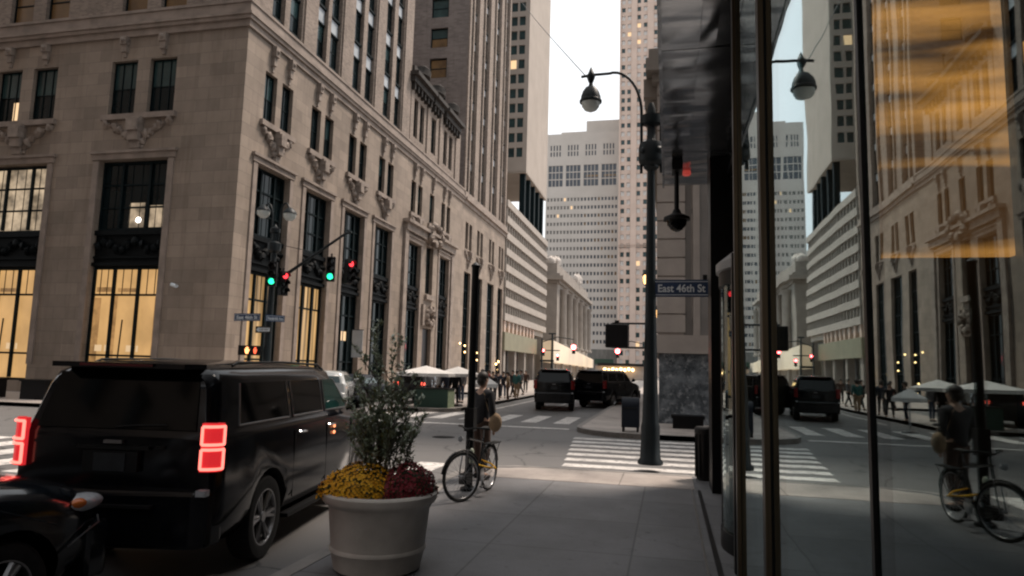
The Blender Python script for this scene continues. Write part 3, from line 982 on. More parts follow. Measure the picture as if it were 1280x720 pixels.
off = Vector((SX, 96, 23.4))
C = empty('stilted_tower', off)
tag(C, 'buff tower raised on dark stilts above the banded office block', 'building')
mb = MB(off)
FYt = Fac('Y', 96.0)
ht = []
for k in range(22):
    z = round(33.2 + k * 2.3, 2); ht += [(-22.15, -21.2, z, z + 1.45), (-23.4, -22.45, z, z + 1.45), (-25.4, -24.45, z, z + 1.45)]
FYt.wall(mb, -42, SX, 31, 90, ht, .3)
mb.box(-42, 96.4, 31, SX - .004, 113.5, 90)
FXt = Fac('X', SX); FXt.wall(mb, 96.0, 113.5, 31, 90, [], .3)
mb.box(-42, 96.05, 30.8, SX - .02, 113.4, 31)
mb.build('wall', M['tower_plain'], C)
for i, (a, b, c, d) in enumerate(ht):
    mg = MB(off); FYt.box(mg, a + .01, b - .01, c + .01, d - .01, -.28, -.2)
    mg.build('window', M['lit_small'] if i in (19,) else M['glass_blind'], C)
for j in range(5):
    mb = MB(off); mb.box(SX - 1.1, 96.6 + j * 3.7, 23.4, SX - .3, 97.4 + j * 3.7, 30.8); mb.build('stilt', M['frame'], C)
mb = MB(off); mb.box(-40, 100, 23.4, -27, 112, 30.8); mb.build('core', M['tower_plain'], C)

# ------------------------------------------------------------------ colonnaded station building
off = Vector((-19.5, 120.5, .15))
E_ = empty('colonnaded_building', off)
tag(E_, 'old grey stone building with tall columns and heavy cornice down the avenue', 'building')
FE = Fac('X', -19.5)
mb = MB(off)
hE = [(126.5 + k * 8.2, 130.2 + k * 8.2, 6.5, 16) for k in range(5)]
FE.wall(mb, 120.5, 169, .1, 19, hE, 1.2)
mb.box(-50, 120.5, .1, -20.8, 169, 19); mb.box(-20.8, 120.5, .1, -19.505, 121.3, 19)
mb.build('wall', M['old_stone'], E_)
mb = MB(off)
for z0, z1, d in ((17.4, 17.9, .4), (17.9, 18.6, 1.2), (18.6, 19.1, .5), (19.1, 21.0, -.1)):
    mb.box(-50, 120.5 - max(d, 0), z0, -19.5 + d, 169, z1)
mb.build('cornice', M['old_stone'], E_)
for k in range(6):
    mb = MB(off); mb.lathe([(.95, 6.0), (.95, 6.4), (.75, 6.5), (.65, 15.8), (.9, 16.2), (.95, 16.6)], (-19.0, 124.6 + k * 8.2, 0), 14); mb.build('column', M['old_stone'], E_, 40)
for i, (a, b, c, d) in enumerate(hE):
    mg = MB(off); FE.box(mg, a, b, c, d, -1.2, -1.1); mg.build('window', M['glass'], E_)
mb = MB(off)
for k in range(9): mb.blob((-20.2 - rnd.random() * 2, 121.5 + k * .5, 21.3 + rnd.random() * .8), .8, k, 8, 6, (1, 1, 1.2), .3)
mb.build('roof_sculpture', M['tower_pale'], E_, 60); mb = MB(off)
for k in range(5): mb.blob((-19.9, 148 + k * 1.5, 21.2 + rnd.random()), .7, k, 8, 6, (1, 1, 1.4), .3)
mb.build('roof_sculpture', M['tower_pale'], E_, 60)
# lit viaduct fascia
off = Vector((-17.6, 106.5, .15))
V = empty('viaduct_canopy', off)
tag(V, 'pale lit canopy sloping along the foot of the colonnaded building', 'canopy')
mb = MB(off)
mb.prism([(106.5, 3.0), (165, 2.4), (165, 4.4), (106.5, 6.4)], lambda u, w, d: (d, u, w), -19.4, -17.6)
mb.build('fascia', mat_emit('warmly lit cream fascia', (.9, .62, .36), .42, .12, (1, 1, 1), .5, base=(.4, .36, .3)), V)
for k in range(6):
    mb = MB(off); mb.box(-18.3, 108 + k * 10, .1, -17.8, 108.5 + k * 10, 3.0 - .1 * k - .03); mb.build('pillar', M['old_stone'], V)

# ------------------------------------------------------------------ two towers closing the avenue


def tower(name, label, x0, x1, Y, z1, depth, cols, rows, mat, glassf, keep, roofs=(), extra=None):
    off = Vector(((x0 + x1) / 2, Y, 0))
    T = empty(name, off); tag(T, label, 'building')
    f = Fac('Y', Y)
    hs = [(a, b, c, d) for (c, d) in rows for (a, b) in cols]
    if extra: hs += extra
    mb = MB(off); f.wall(mb, x0, x1, .1, z1, hs, .5); mb.box(x0 + .002, Y + .6, .1, x1 - .002, Y + depth, z1 - .002)
    for r in roofs: mb.box(*r)
    mb.build('wall', M[mat], T)
    hs.sort(key=lambda h: keep(h))
    rest = {}
    for i, h in enumerate(hs):
        g = glassf(h)
        if i < 100:
            mg = MB(off); f.box(mg, h[0] + .01, h[1] - .01, h[2] + .01, h[3] - .01, -.45, -.3); mg.build('window', M[g], T)
        else:
            rest.setdefault(g, []).append(h)
    if rest:
        mg = MB(off); ml = []
        for gi, (g, l) in enumerate(rest.items()):
            mg.cur = gi; ml.append(M[g])
            for h in l: f.box(mg, h[0] + .01, h[1] - .01, h[2] + .01, h[3] - .01, -.45, -.3)
        tag(mg.build('small_windows', ml, T), kind='stuff')
    return T, off, f


rs = random.Random(3)
litmap = {}


def gF(h):
    if h[2] > 68: return 'far_glass'
    r = rs.random()
    if h[0] > -32 and r < .16: return 'glass_amber'
    if r < .03: return 'lit_small'
    return 'far_glass' if h[0] > -33 else 'strip_glass'


colsF = [(round(-45.0 + k * 1.285, 2), round(-45.0 + k * 1.285 + .74, 2)) for k in range(21)]
rowsF = [(round(11.5 + k * 3.15, 2), round(11.5 + k * 3.15 + 1.3, 2)) for k in range(18)]
ex = []
for k in range(4):
    u = -44.7 + k * 6.75
    ex += [(round(u, 2), round(u + 5.5, 2), 70.8, 79.0)]
    for j in range(4):
        ex.append((round(u + .6 + j * 1.15, 2), round(u + 1.15 + j * 1.15, 2), 82.6, 87.0))
TF, oF, fF = tower('pale_grid_tower', 'pale concrete tower with small gridded windows closing the avenue', -45.6, -17.7, 250, 91.5, 24, colsF, rowsF, 'tower_pale', gF,
                   lambda h: -(h[1] - h[0]) * (h[3] - h[2]), roofs=((-40.5, 253, 91.4, -17.9, 270, 93.2), (-31, 255, 93.1, -17.9, 268, 98)), extra=ex)
mb = MB(oF)
for k in range(4):
    u = -44.7 + k * 6.75
    for j in range(1, 4): fF.box(mb, u + 5.5 * j / 4 - .12, u + 5.5 * j / 4 + .12, 70.8, 79, -.4, -.1)
    for z in (73.4, 76.2): fF.box(mb, u, u + 5.5, z, z + .35, -.4, -.15)
    fF.box(mb, u + .3, u + 4.9, 84.4, 84.9, -.1, -.03)
mb.build('mullions', M['tower_pale'], TF)
mb = MB(oF)
for k in (2, 3):
    u = -44.7 + k * 6.75; fF.box(mb, u + .8, u + 5.4, 74.3, 75.1, -.29, -.2)
mb.build('lit_pane', M['glass_amber'], TF)
mb = MB(oF); fF.box(mb, -45.6, -17.7, 0, 9.4, -.1, .4); mb.build('dark_base', M['strip_glass'], TF)


def gG(h):
    r = rs.random()
    if r < .03: return 'lit_small'
    if r < .6: return 'pane_pale'
    return 'glass_blind'


colsG = []
x = -16.6
pat = [(0, 1.25), (2.1, 3.35), (5.6, 6.85), (7.9, 9.15), (11.6, 12.85), (13.9, 15.15)]
for a, b in pat: colsG.append((round(x + a, 2), round(x + b, 2)))
rowsG = [(round(4 + k * 3.15, 2), round(4 + k * 3.15 + 1.7, 2)) for k in range(47)]
TG, oG, fG = tower('pink_brick_tower', 'very tall pinkish masonry tower with rows of pale lit windows behind the lamp post', -17.3, 9, 240, 155, 25, colsG, rowsG, 'tower_pink', gG,
                   lambda h: abs(h[2] - 50))
mb = MB(oG)
for u0, u1 in ((-17.3, -16.8), (-13.1, -11.1), (-7.35, -5.1), (-1.3, .6)): fG.box(mb, u0, u1, .1, 154, -.05, .5)
for z in (45.4, 46.0): fG.box(mb, -17.3, 9, z, z + .25, -.05, .7)
mb.build('pier', M['tower_pink'], TG)

# low lit front at the end of the avenue
off = Vector((-9, 150, .15))
W = empty('lit_entrance_front', off); tag(W, 'low entrance front with a row of orange lights far down the avenue', 'building')
mb = MB(off); mb.box(-15.5, 150, .1, -3.2, 156, 2.9); mb.build('wall', M['corner_stone'], W)
mb = MB(off); mb.box(-15, 149.2, 2.95, -3.6, 155, 3.5); mb.build('canopy_roof', M['black_metal'], W)
for k in range(8):
    mb = MB(off); q = at(756 + k * 5, 461.5 + (k % 2), 149.0); mb.blob(q, .32, k, 8, 6); mb.build('bulb', M['bulb'], W)
q = at(755, 452, 160)
mb = MB(q); mb.box(q.x - 2.2, q.y, q.z - .6, q.x + 2.2, q.y + .2, q.z + .6)
g_ = mb.build('road_sign', M['green_box'], None); g_.location = q
mb = MB(); mb.cyl((-1.9, .1, -q.z), (-1.9, .1, -.6), .08); mb.cyl((1.9, .1, -q.z), (1.9, .1, -.6), .08); mb.build('leg', M['post'], g_)
tag(g_, 'wide dark green overhead sign far down the avenue', 'sign')

# ------------------------------------------------------------------ stone building across the side street (right)
off = Vector((-.42, 26, .15))
S = empty('rusticated_building', off)
tag(S, 'grey limestone corner building with block quoins and marble base behind the street sign', 'building')
FS = Fac('Y', 26.0)
mb = MB(off); mb.box(-.10, 26.14, 2.9, 22, 60, 21); mb.build('wall', M['corner_field'], S)
mb = MB(off)
z = 3.5; k = 0
while z < 20.5:
    w_ = .71
    if not (13.2 < z < 14.6):
        x1 = .62
        mb.box(-.42, 25.98, z, x1, 27.2, z + w_ - .06)
        mb.box(-.40, 27.25, z, .1, 59.9, z + w_ - .06)
    z += w_; k += 1
mb.box(-.36, 26.04, 2.9, .56, 27.2, 20.9)
mb.build('quoin', M['corner_stone'], S)
mb = MB(off)
mb.box(-.55, 25.85, 2.72, 22, 59, 3.05); mb.box(-.48, 25.93, 3.05, 22, 59, 3.4)
mb.build('ledge', M['corner_stone'], S)
mb = MB(off)
mb.box(-.62, 25.8, 13.2, 22, 59, 13.55); mb.box(-.85, 25.5, 13.55, 22, 59, 14.05); mb.box(-.75, 25.7, 14.05, 22, 59, 14.5)
for k in range(6): mb.box(-.95, 26.3 + k * 1.1, 12.8, -.43, 26.6 + k * 1.1, 13.54)
mb.build('cornice', M['old_stone'], S)
mb = MB(off)
mb.box(-.34, 26.05, .1, 22, 59, 2.71); mb.build('marble_base', M['marble'], S)
mb = MB(off)
for k in range(4): mb.box(.85, 26.1, 4.0 + k * 4.2, .88, 26.139, 8.0 + k * 4.2)
mb.box(.9, 26.02, 2.9, 1.15, 26.13, 20.9)
mb.build('panel_joint', M['corner_stone'], S)


def wall_lantern(px, py, Y, sc, label):
    p = at(px, py, Y); o = Vector((p.x, Y, p.z))
    r_ = empty('wall_lantern', o); tag(r_, label, 'lantern')
    mb = MB(); mb.lathe([(.10 * sc, -.25 * sc), (.2 * sc, -.16 * sc), (.22 * sc, .2 * sc), (.12 * sc, .3 * sc)], (0, 0, 0), 8); mb.build('lantern_glass', mat_lan, r_, 30)
    mb = MB(); mb.lathe([(.30 * sc, .3 * sc), (.2 * sc, .42 * sc), (.03, .6 * sc)], (0, 0, 0), 8); mb.lathe([(.03, -.4 * sc), (.16 * sc, -.28 * sc)], (0, 0, 0), 8)
    for k in range(4):
        t = PI / 4 + k * PI / 2; mb.cyl((.23 * sc * math.cos(t), .23 * sc * math.sin(t), -.2 * sc), (.25 * sc * math.cos(t), .25 * sc * math.sin(t), .3 * sc), .02 * sc)
    mb.build('lantern_cage', M['black_metal'], r_)
    mb = MB(); mb.tube([(.05, 0, .5 * sc), (.3, 0, .65 * sc), (-.42 - o.x + .05, 0, .5 * sc)], .03); mb.build('bracket', M['black_metal'], r_)


mat_lan = mat_emit('lantern glow', (1, .55, .2), 3.2)
wall_lantern(808, 350, 40, .95, 'glowing yellow lantern just behind the lamp post at sign height')
wall_lantern(818, 393, 27.5, .62, 'bright yellow wall lantern below the street sign on the limestone corner')

# ------------------------------------------------------------------ our own building: storefront on the right
GX = .52
off = Vector((GX, 5.5, .15))
G = empty('glass_storefront', off)
tag(G, 'dark framed glass shop front mirroring the street along the right side', 'building')
mb = MB(off)
mb.box(GX + .1, -14, 8.2, 25, 5.5, 62)          # mass over the shop
mb.box(.955, 5.5, 5.4, 25, 13.0, 62)
mb.box(.9, 12.35, .1, 25, 13.0, 5.4)
mb.box(6.5, -14, .1, 7, 12.3, 8.2)
mb.build('wall', M['tower_glass'], G)
mb = MB(off); mb.box(.66, 5.5, .1, 6.5, 5.62, 8.2); mb.box(GX + .1, -14, .1, 6.5, -13.9, 8.2); mb.box(3.4, -5.0, .17, 3.5, 5.49, 8.19); mb.box(GX + .1, -13.8, 8.0, 3.39, 5.4, 8.19)
mb.build('inner_wall', M['dark_wall'], G)
mb = MB(off); mb.box(GX - .02, -14, .1, 6.5, 5.49, .165); mb.build('shop_floor', M['black_stone'], G)
edges = [5.38, 3.86, 1.97, -.3, -3, -6, -9]
for i in range(len(edges) - 1):
    mb = MB(off); mb.box(GX, edges[i + 1] + .02, .24, GX + .016, edges[i] - .02, 8.15); mb.build('pane', M['store_glass'], G)


def fin(y0, y1, x0, x1, edge=True, name='mullion'):
    mb = MB(off); mb.box(x0, y0, .16, x1, y1, 8.15)
    f_ = mb.build(name, M['black_metal'], G)
    if edge:
        mb = MB(off); mb.box(x0 - .006, y0 - .012, .17, x0 + .022, y0, 8.1); mb.box(x1 - .03, y0 - .012, .17, x1, y0 - .001, 8.1)
        mb.build('edge_strip', M['fin_edge'], f_)


fin(5.34, 5.48, .495, .60)
fin(3.80, 3.93, .49, .595)
fin(1.96, 1.985, .512, .532, False)
fin(-.34, -.28, .49, .56)
fin(-3.04, -2.98, .49, .56)
mb = MB(off); mb.box(GX - .03, -14, .15, GX + .05, 5.33, .235); mb.build('sill', M['black_metal'], G)
mb = MB(off); mb.box(1.42, 4.98, 2.86, 2.20, 5.05, 6.5); mb.build('amber_glow_panel', M['amber_glow'], G)  # self-glowing panel standing in for the lamp-lit interior
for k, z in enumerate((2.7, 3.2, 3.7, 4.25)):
    mb = MB(off); mb.box(2.3, 4.8, z, 3.39, 5.2, z + .04); mb.build('shelf', M['amber_glow'], G)  # shelves glow by the same emission, no lamp lights them
mb = MB(off); mb.box(2.21, 4.9, .2, 2.28, 5.1, 7.9); mb.build('inner_post', M['black_metal'], G)

# entrance recess: black pier, revolving door drum
mb = MB(off); mb.box(.68, 11.5, .15, 1.4, 12.3, 5.62); mb.build('entrance_pier', M['black_stone'], G)
mb = MB(off); mb.box(2.7, 5.62, .15, 2.8, 12.34, 5.39); mb.box(.96, 5.63, 5.28, 2.7, 12.3, 5.39); mb.build('recess_wall', M['black_stone'], G)
off2 = Vector((1.58, 8.15, .15))
RD = empty('revolving_door', off2); tag(RD, 'dark revolving door with a curved pale canopy beside the shop front', 'door')
r_ = .98
mb = MB(); mb.lathe([(r_ - .02, 3.02), (r_ + .06, 3.05), (r_ + .06, 3.14), (r_ - .1, 3.27), (.3, 3.33), (0, 3.34)], (0, 0, 0), 40); mb.build('canopy', mat_noise('grey curved canopy', (.34, .34, .34), (.27, .27, .27), 2, .35), RD, 40)
mb = MB()
for a0, a1 in ((115, 160), (165, 215), (220, 245), (-60, 60)):
    n = 8
    for k in range(n):
        t0 = R(a0 + (a1 - a0) * k / n); t1 = R(a0 + (a1 - a0) * (k + 1) / n)
        mb.add([(r_ * math.cos(t0), r_ * math.sin(t0), .2), (r_ * math.cos(t1), r_ * math.sin(t1), .2), (r_ * math.cos(t1), r_ * math.sin(t1), 2.9), (r_ * math.cos(t0), r_ * math.sin(t0), 2.9),
                (.99 * r_ * math.cos(t0), .99 * r_ * math.sin(t0), .2), (.99 * r_ * math.cos(t1), .99 * r_ * math.sin(t1), .2), (.99 * r_ * math.cos(t1), .99 * r_ * math.sin(t1), 2.9), (.99 * r_ * math.cos(t0), .99 * r_ * math.sin(t0), 2.9)],
               [(0, 1, 2, 3), (4, 7, 6, 5)])
mb.build('curved_glass', M['store_glass'], RD, 40)
mb = MB()
for a in (115, 162, 217, 246, -60, 60):
    mb.cyl((r_ * math.cos(R(a)), r_ * math.sin(R(a)), 0), (r_ * math.cos(R(a)), r_ * math.sin(R(a)), 3.0), .045, n=8)
mb.lathe([(r_ - .05, .0), (r_ + .03, .0), (r_ + .03, .2), (r_ - .05, .2)], (0, 0, 0), 40, closed=True)
mb.lathe([(r_ - .05, 2.88), (r_ + .03, 2.88), (r_ + .03, 3.04), (r_ - .05, 3.04)], (0, 0, 0), 40, closed=True)
mb.build('drum_frame', M['black_metal'], RD, 40)
for a in (20, 110, 200, 290):
    mb = MB()
    c_, s_ = math.cos(R(a)), math.sin(R(a)); q = r_ - .08
    for (z0, z1) in ((.05, .3), (2.7, 2.85)):
        mb.tube([(c_ * .05, s_ * .05, (z0 + z1) / 2), (c_ * q, s_ * q, (z0 + z1) / 2)], .06, 4)
    mb.cyl((c_ * q, s_ * q, .05), (c_ * q, s_ * q, 2.85), .035, n=6)
    mb.build('door_wing', M['fin'], RD)
# framed glass screen standing square to the pavement beside the drum
off3 = Vector((.66, 7.1, .15))
SC = empty('glass_screen', off3); tag(SC, 'narrow dark framed glass side screen between revolving door and shop front', 'screen')
mb = MB(); mb.box(-.04, -.05, 0, .03, .05, 3.1); mb.box(.031, -.045, 0, .7, .045, .1); mb.box(.031, -.045, 3.0, .7, .045, 3.1); mb.build('screen_frame', M['black_metal'], SC)
mb = MB(); mb.box(.031, -.052, .101, .7, -.046, .13); mb.box(.031, -.06, .1, .05, -.046, 3.0); mb.build('edge_strip', M['fin_edge'], SC)
mb = MB(); mb.box(.032, -.012, .1, .69, .0, 3.0); mb.build('pane', M['store_glass'], SC)

# stainless-clad canopy over the pavement: we look along its rippled underside
CZ = 5.65
offm = Vector((.2, 6, CZ))
MC = empty('metal_clad_canopy', offm); tag(MC, 'rippled stainless steel canopy underside running over the shop front', 'canopy')
mb = MB()
for (xa, xb, ya, yb) in [(a, b, c, d) for (c, d) in ((-6, -1.2), (-1.18, 3.2), (3.22, 7.5), (7.52, 11.2), (11.22, 13.3)) for (a, b) in ((-.065, .325), (.335, .93))]:
    if ya < 5 and xb > .5: xb = .51
    nn, nm_ = 6, 90
    vs = []; fs = []
    for j in range(nm_ + 1):
        for i in range(nn + 1):
            u = i / nn; w = j / nm_; y_ = ya + (yb - ya) * w
            edge_ = min(1, 12 * w, 12 * (1 - w)) * (.4 + .6 * math.sin(PI * u))
            dish = .0065 * edge_ * (math.sin(y_ * 4.1 + 2.6 * math.sin(y_ * 1.3 + xa * 9) + u * 1.2) + .5 * math.sin(y_ * 9.7 + u * 2 + xa * 5))
            vs.append((xa + (xb - xa) * u, y_, CZ - dish))
    for j in range(nm_):
        for i in range(nn): fs.append((j * (nn + 1) + i, j * (nn + 1) + i + 1, (j + 1) * (nn + 1) + i + 1, (j + 1) * (nn + 1) + i))
    mb.add([Vector(q) - offm for q in vs], fs)
cl_ = mb.build('soffit_panels', M['metal_panel'], MC, 60, fix=False)
mb = MB(offm); mb.box(-.095, -6, CZ + .012, .95, 13.33, CZ + .5); mb.box(-.11, -6, CZ - .03, -.075, 13.35, CZ + .52); mb.build('fascia', M['metal_panel'], MC)
mb = MB(offm); mb.box(.06, 11.5, 5.45, .24, 11.9, CZ - .02); mb.build('soffit_box', M['black_metal'], MC)
# security dome under it
q = Vector((.14, 11.7, 5.445))
SD = empty('security_dome', q); SD.scale = (1.35,) * 3; tag(SD, 'black security camera dome hanging on a short stem under the metal overhang', 'camera')
mb = MB(); mb.cyl((0, 0, .0), (0, 0, -.52), .03); mb.lathe([(.04, -.48), (.06, -.53), (.16, -.58), (.165, -.62), (.13, -.625)], (0, 0, 0), 20); mb.build('housing', M['plastic'], SD, 40)
mb = MB(); mb.lathe([(.128, -.625), (.12, -.68), (.07, -.74), (.02, -.765), (0, -.767)], (0, 0, 0), 20); mb.build('dome', M['car_glass'], SD, 50)
q = Vector((.32, 12.3, CZ - .06))
mb = MB(); mb.lathe([(.0, .05), (.07, .05), (.08, 0), (.06, -.03), (0, -.035)], (0, 0, 0), 16)
rl = mb.build('soffit_lamp', mat_emit('dim red lamp', (1, .12, .09), .22), None, 40); rl.location = q; tag(rl, 'small dim red lamp under the metal overhang', 'lamp')

# ------------------------------------------------------------------ lamp post near the kerb
LP = Vector((-.36, 14.6, 0))


def lamp_post(root, H=7.7, twin=True, lampmat='globe'):
    mb = MB(); mb.lathe([(.26, 0), (.26, .05), (.21, .12), (.19, .5), (.195, .75), (.17, .85), (.155, 1.3), (.125, 2.6), (.10, 4.5), (.085, 6.2)], (0, 0, 0), 12); mb.build('shaft', M['post'], root, 50)
    mb = MB(); mb.lathe([(.09, 6.2), (.16, 6.26), (.16, 6.3), (.25, 6.36), (.27, 6.42), (.27, 6.72), (.25, 6.8), (.13, 6.84), (.1, 6.9), (.085, 7.2), (.2, 7.24), (.22, 7.3), (.22, 7.42), (.1, 7.46), (.09, 7.6), (.05, 7.72), (0, 7.73)], (0, 0, 0), 14)
    for k in range(4):
        t = PI / 4 + k * PI / 2; mb.blob((.23 * math.cos(t), .23 * math.sin(t), 6.6), .09, k, 7, 5)
    mb.build('collar', M['post'], root, 40)
    for s in (-1, 1):
        mb = MB()
        pts = [(s * .21, 0, 6.15), (s * .21, 0, 7.5)]
        for k in range(1, 12):
            t = R(k * 100 / 11); pts.append((s * (.21 + .62 * (1 - math.cos(t))), 0, 7.5 + .98 * math.sin(t)))
        pts.append((s * 1.32, 0, 8.46)); pts.append((s * 1.55, 0, 8.43))
        mb.tube(pts, .032, 8)
        mb.cyl((s * .09, 0, 7.34), (s * .22, 0, 7.34), .03)
        mb.lathe([(0, 8.25), (.05, 8.28), (.08, 8.36), (.1, 8.44), (.06, 8.52), (.03, 8.6), (.0, 8.66)], (s * 1.33, 0, 0), 10)
        a_ = mb.build('arm', M['post'], root, 50)
        mb = MB(); mb.lathe([(.04, 8.27), (.055, 8.2), (.12, 8.16), (.18, 8.07), (.22, 7.95), (.228, 7.88), (.25, 7.86), (.25, 7.82), (.212, 7.81)], (s * 1.33, 0, 0), 18); h_ = mb.build('lamp_head', M['post'], root, 40)
        mb = MB(); mb.lathe([(.208, 7.815), (.195, 7.73), (.14, 7.65), (.06, 7.61), (0, 7.605)], (s * 1.33, 0, 0), 18); mb.build('lamp_globe', M[lampmat], h_, 60)


P1 = empty('street_lamp', LP + Vector((0, 0, .15))); P1.scale = (1, 1, 1)
lamp_post(P1)
tag(P1, 'tall dark twin arm lamp post on the near pavement edge, largest in view', 'street lamp')

# street name sign
tl = at(815, 349, 14.55); br_ = at(889, 372, 14.55)
cxs, czs = (tl.x + br_.x) / 2, (tl.z + br_.z) / 2
wS, hS = (br_.x - tl.x), .36


def street_sign(loc, w, h, rz, words, label, group=None):
    s_ = empty('street_sign', loc, rz); tag(s_, label, 'street sign', group)
    mb = MB(); mb.box(-w / 2, -.012, -h / 2, w / 2, .012, h / 2); mb.build('sign_plate', M['sign_blue'], s_)
    mb = MB(); t = .012; e = .035
    for yy in (-.016,):
        mb.box(-w / 2 + e, yy, -h / 2 + e, w / 2 - e, yy + .003, -h / 2 + e + t); mb.box(-w / 2 + e, yy, h / 2 - e - t, w / 2 - e, yy + .003, h / 2 - e)
        mb.box(-w / 2 + e, yy, -h / 2 + e + t, -w / 2 + e + t, yy + .003, h / 2 - e - t); mb.box(w / 2 - e - t, yy, -h / 2 + e + t, w / 2 - e, yy + .003, h / 2 - e - t)
    mb.build('sign_border', M['sign_white'], s_)
    text_mesh('lettering', words, h * .62, M['sign_white'], s_, (0, -.018, -.01), (R(90), 0, 0), w * .80, .004)
    return s_


sg = street_sign((cxs, 14.55, czs), wS, hS, -.02, 'East 46th St', 'large blue East 46th St sign on the lamp post at the near corner')
mb = MB(); mb.box(wS * .36, -.03, hS / 2, wS * .36 + .09, .03, hS / 2 + .1); mb.cyl((-wS / 2 - .06, .05, 0), (-wS / 2 + .02, .05, 0), .05); mb.build('bracket', M['black_metal'], sg)

# pedestrian signal on the lamp post, seen from behind
ps = at(771, 420, 14.6)
PS = empty('pedestrian_signal', ps); tag(PS, 'black box pedestrian signal seen from behind, bracketed off the big lamp post', 'signal')
mb = MB(); mb.box(-.235, -.12, -.25, .235, .14, .25)
o_ = mb.build('housing', M['plastic'], PS)
bv = o_.modifiers.new('b', 'BEVEL'); bv.width = .025; bv.segments = 2
mb = MB(); mb.box(-.22, .14, -.23, .22, .3, -.21); mb.box(-.22, .14, .21, .22, .3, .23); mb.box(-.24, .14, -.23, -.22, .3, .23); mb.box(.22, .14, -.23, .24, .3, .23); mb.build('visor', M['plastic'], PS)
mb = MB()
for z in (.27, -.24): mb.cyl((-.1, 0, z), (.62, 0, z), .022)
mb.cyl((-.0, 0, .27), (0, 0, .33), .05); mb.build('bracket', M['black_metal'], PS)

# overhead cable
p0 = at(734, 97, 14.6); p1 = at(655, 0, 30); d_ = (p1 - p0)
pts = []
for k in range(21):
    t = k / 20 * 1.9; q = p0 + d_ * t; q.z -= .25 * math.sin(PI * k / 20); pts.append(q)
mb = MB(p0); mb.tube(pts, .012, 6)
cb = mb.build('overhead_cable', M['black_metal'], None, 60); cb.location = p0
tag(cb, 'thin overhead cable rising from the lamp head towards the brick tower', 'cable')

# litter bin beyond the pavement edge and mailbox across the side street
bx = Vector((.6, 14.0, 0.0))
mb = MB(); mb.lathe([(.15, 0), (.17, .02), (.185, .8), (.2, .82), (.2, .9), (.17, .93), (0, .94)], (0, 0, 0), 14)
for k in range(14):
    t = 2 * PI * k / 14; mb.box(.185 * math.cos(t) - .01, .185 * math.sin(t) - .01, .05, .185 * math.cos(t) + .01, .185 * math.sin(t) + .01, .8)
bn = mb.build('litter_bin', M['plastic'], None, 40); bn.location = (.66, 12.9, .15); tag(bn, 'slim black litter bin standing at the kerb beside the black entrance pier', 'bin')
q = at(788, 545, 21.9)
MBX = empty('mailbox', (q.x, 22.0, .15)); tag(MBX, 'dark street mailbox with rounded top on the far corner behind the lamp post', 'mailbox')
mb = MB()
pf = [(-.26, .14)] + [(-.26, .8)] + [(-.26 + .26 * (1 - math.cos(R(a))), .8 + .26 * math.sin(R(a))) for a in range(15, 180, 15)] + [(.26, .8), (.26, .14)]
mb.prism(pf, lambda u, w, d: (d, u, w), -.27, .27); mb.build('body', M['navy_paint'], MBX, 40)
for sx in (-.22, .22):
    for sy in (-.2, .2):
        mb = MB(); mb.box(sx - .03, sy - .03, 0, sx + .03, sy + .03, .15); mb.build('leg', M['black_metal'], MBX)
mb = MB(); mb.box(-.2, -.285, .72, .2, -.262, .76); mb.build('handle', M['black_metal'], MBX)
q = at(860, 538, 24)
mb = MB(); mb.box(-.5, -.3, 0, .5, .3, .34); mb.box(-.55, -.35, .34, .55, .35, .44)
lb = mb.build('planter_box', M['black_stone'], None); lb.location = (q.x, 24.2, .15); tag(lb, 'low dark planter box against the marble base', 'planter')

# ------------------------------------------------------------------ signal pole on the far left corner
pp = at(333, 400, 24.0)
TP = empty('signal_pole', (pp.x, 24.2, .15)); tag(TP, 'dark twin lamp signal pole with a long mast arm on the far left corner', 'signal pole')
lamp_post_root = TP
mb = MB(); mb.lathe([(.25, 0), (.22, .5), (.17, .8), (.14, 3), (.11, 6.2)], (0, 0, 0), 12); mb.build('shaft', M['post'], TP, 50)
mb = MB(); mb.lathe([(.11, 6.2), (.26, 6.3), (.26, 6.6), (.12, 6.7), (.12, 7), (.2, 7.05), (.2, 7.2), (.06, 7.3), (0, 7.4)], (0, 0, 0), 12); mb.build('collar', M['post'], TP, 40)
for s in (-1, 1):
    yy = -.3 * s
    mb = MB(); pts = [(s * .15, 0, 6.4), (s * .17, 0, 7.5)]
    for k in range(1, 9):
        t = R(k * 110 / 8); pts.append((s * (.17 + .22 * (1 - math.cos(t))), 0, 7.6 + .65 * math.sin(t)))
    pts.append((s * .56, 0, 8.05)); mb.tube(pts, .035, 8); mb.build('arm', M['post'], TP, 50)
    zc = 7.85 if s > 0 else 8.0
    mb = MB(); mb.lathe([(.03, zc + .22), (.15, zc + .15), (.27, zc), (.28, zc - .06)], (s * .6, 0, 0), 16); h_ = mb.build('lamp_head', M['post'], TP, 40)
    mb = MB(); mb.lathe([(.26, zc - .06), (.24, zc - .2), (.13, zc - .32), (0, zc - .35)], (s * .6, 0, 0), 16); mb.build('lamp_globe', M['globe'], h_, 60)
a0 = at(362, 340, 24.2) - Vector((pp.x, 24.2, .15)); a1 = at(432, 292, 24.2) - Vector((pp.x, 24.2, .15))
mb = MB(); mb.tube([(0, 0, 5.05), a0, a1, a1 + Vector((.25, 0, .05))], .06, 8, rr=[.09, .07, .05, .045]); mb.cyl((0, 0, 6.6), tuple(a0 * .5 + a1 * .5), .012)
mb.build('mast_arm', M['post'], TP, 50)


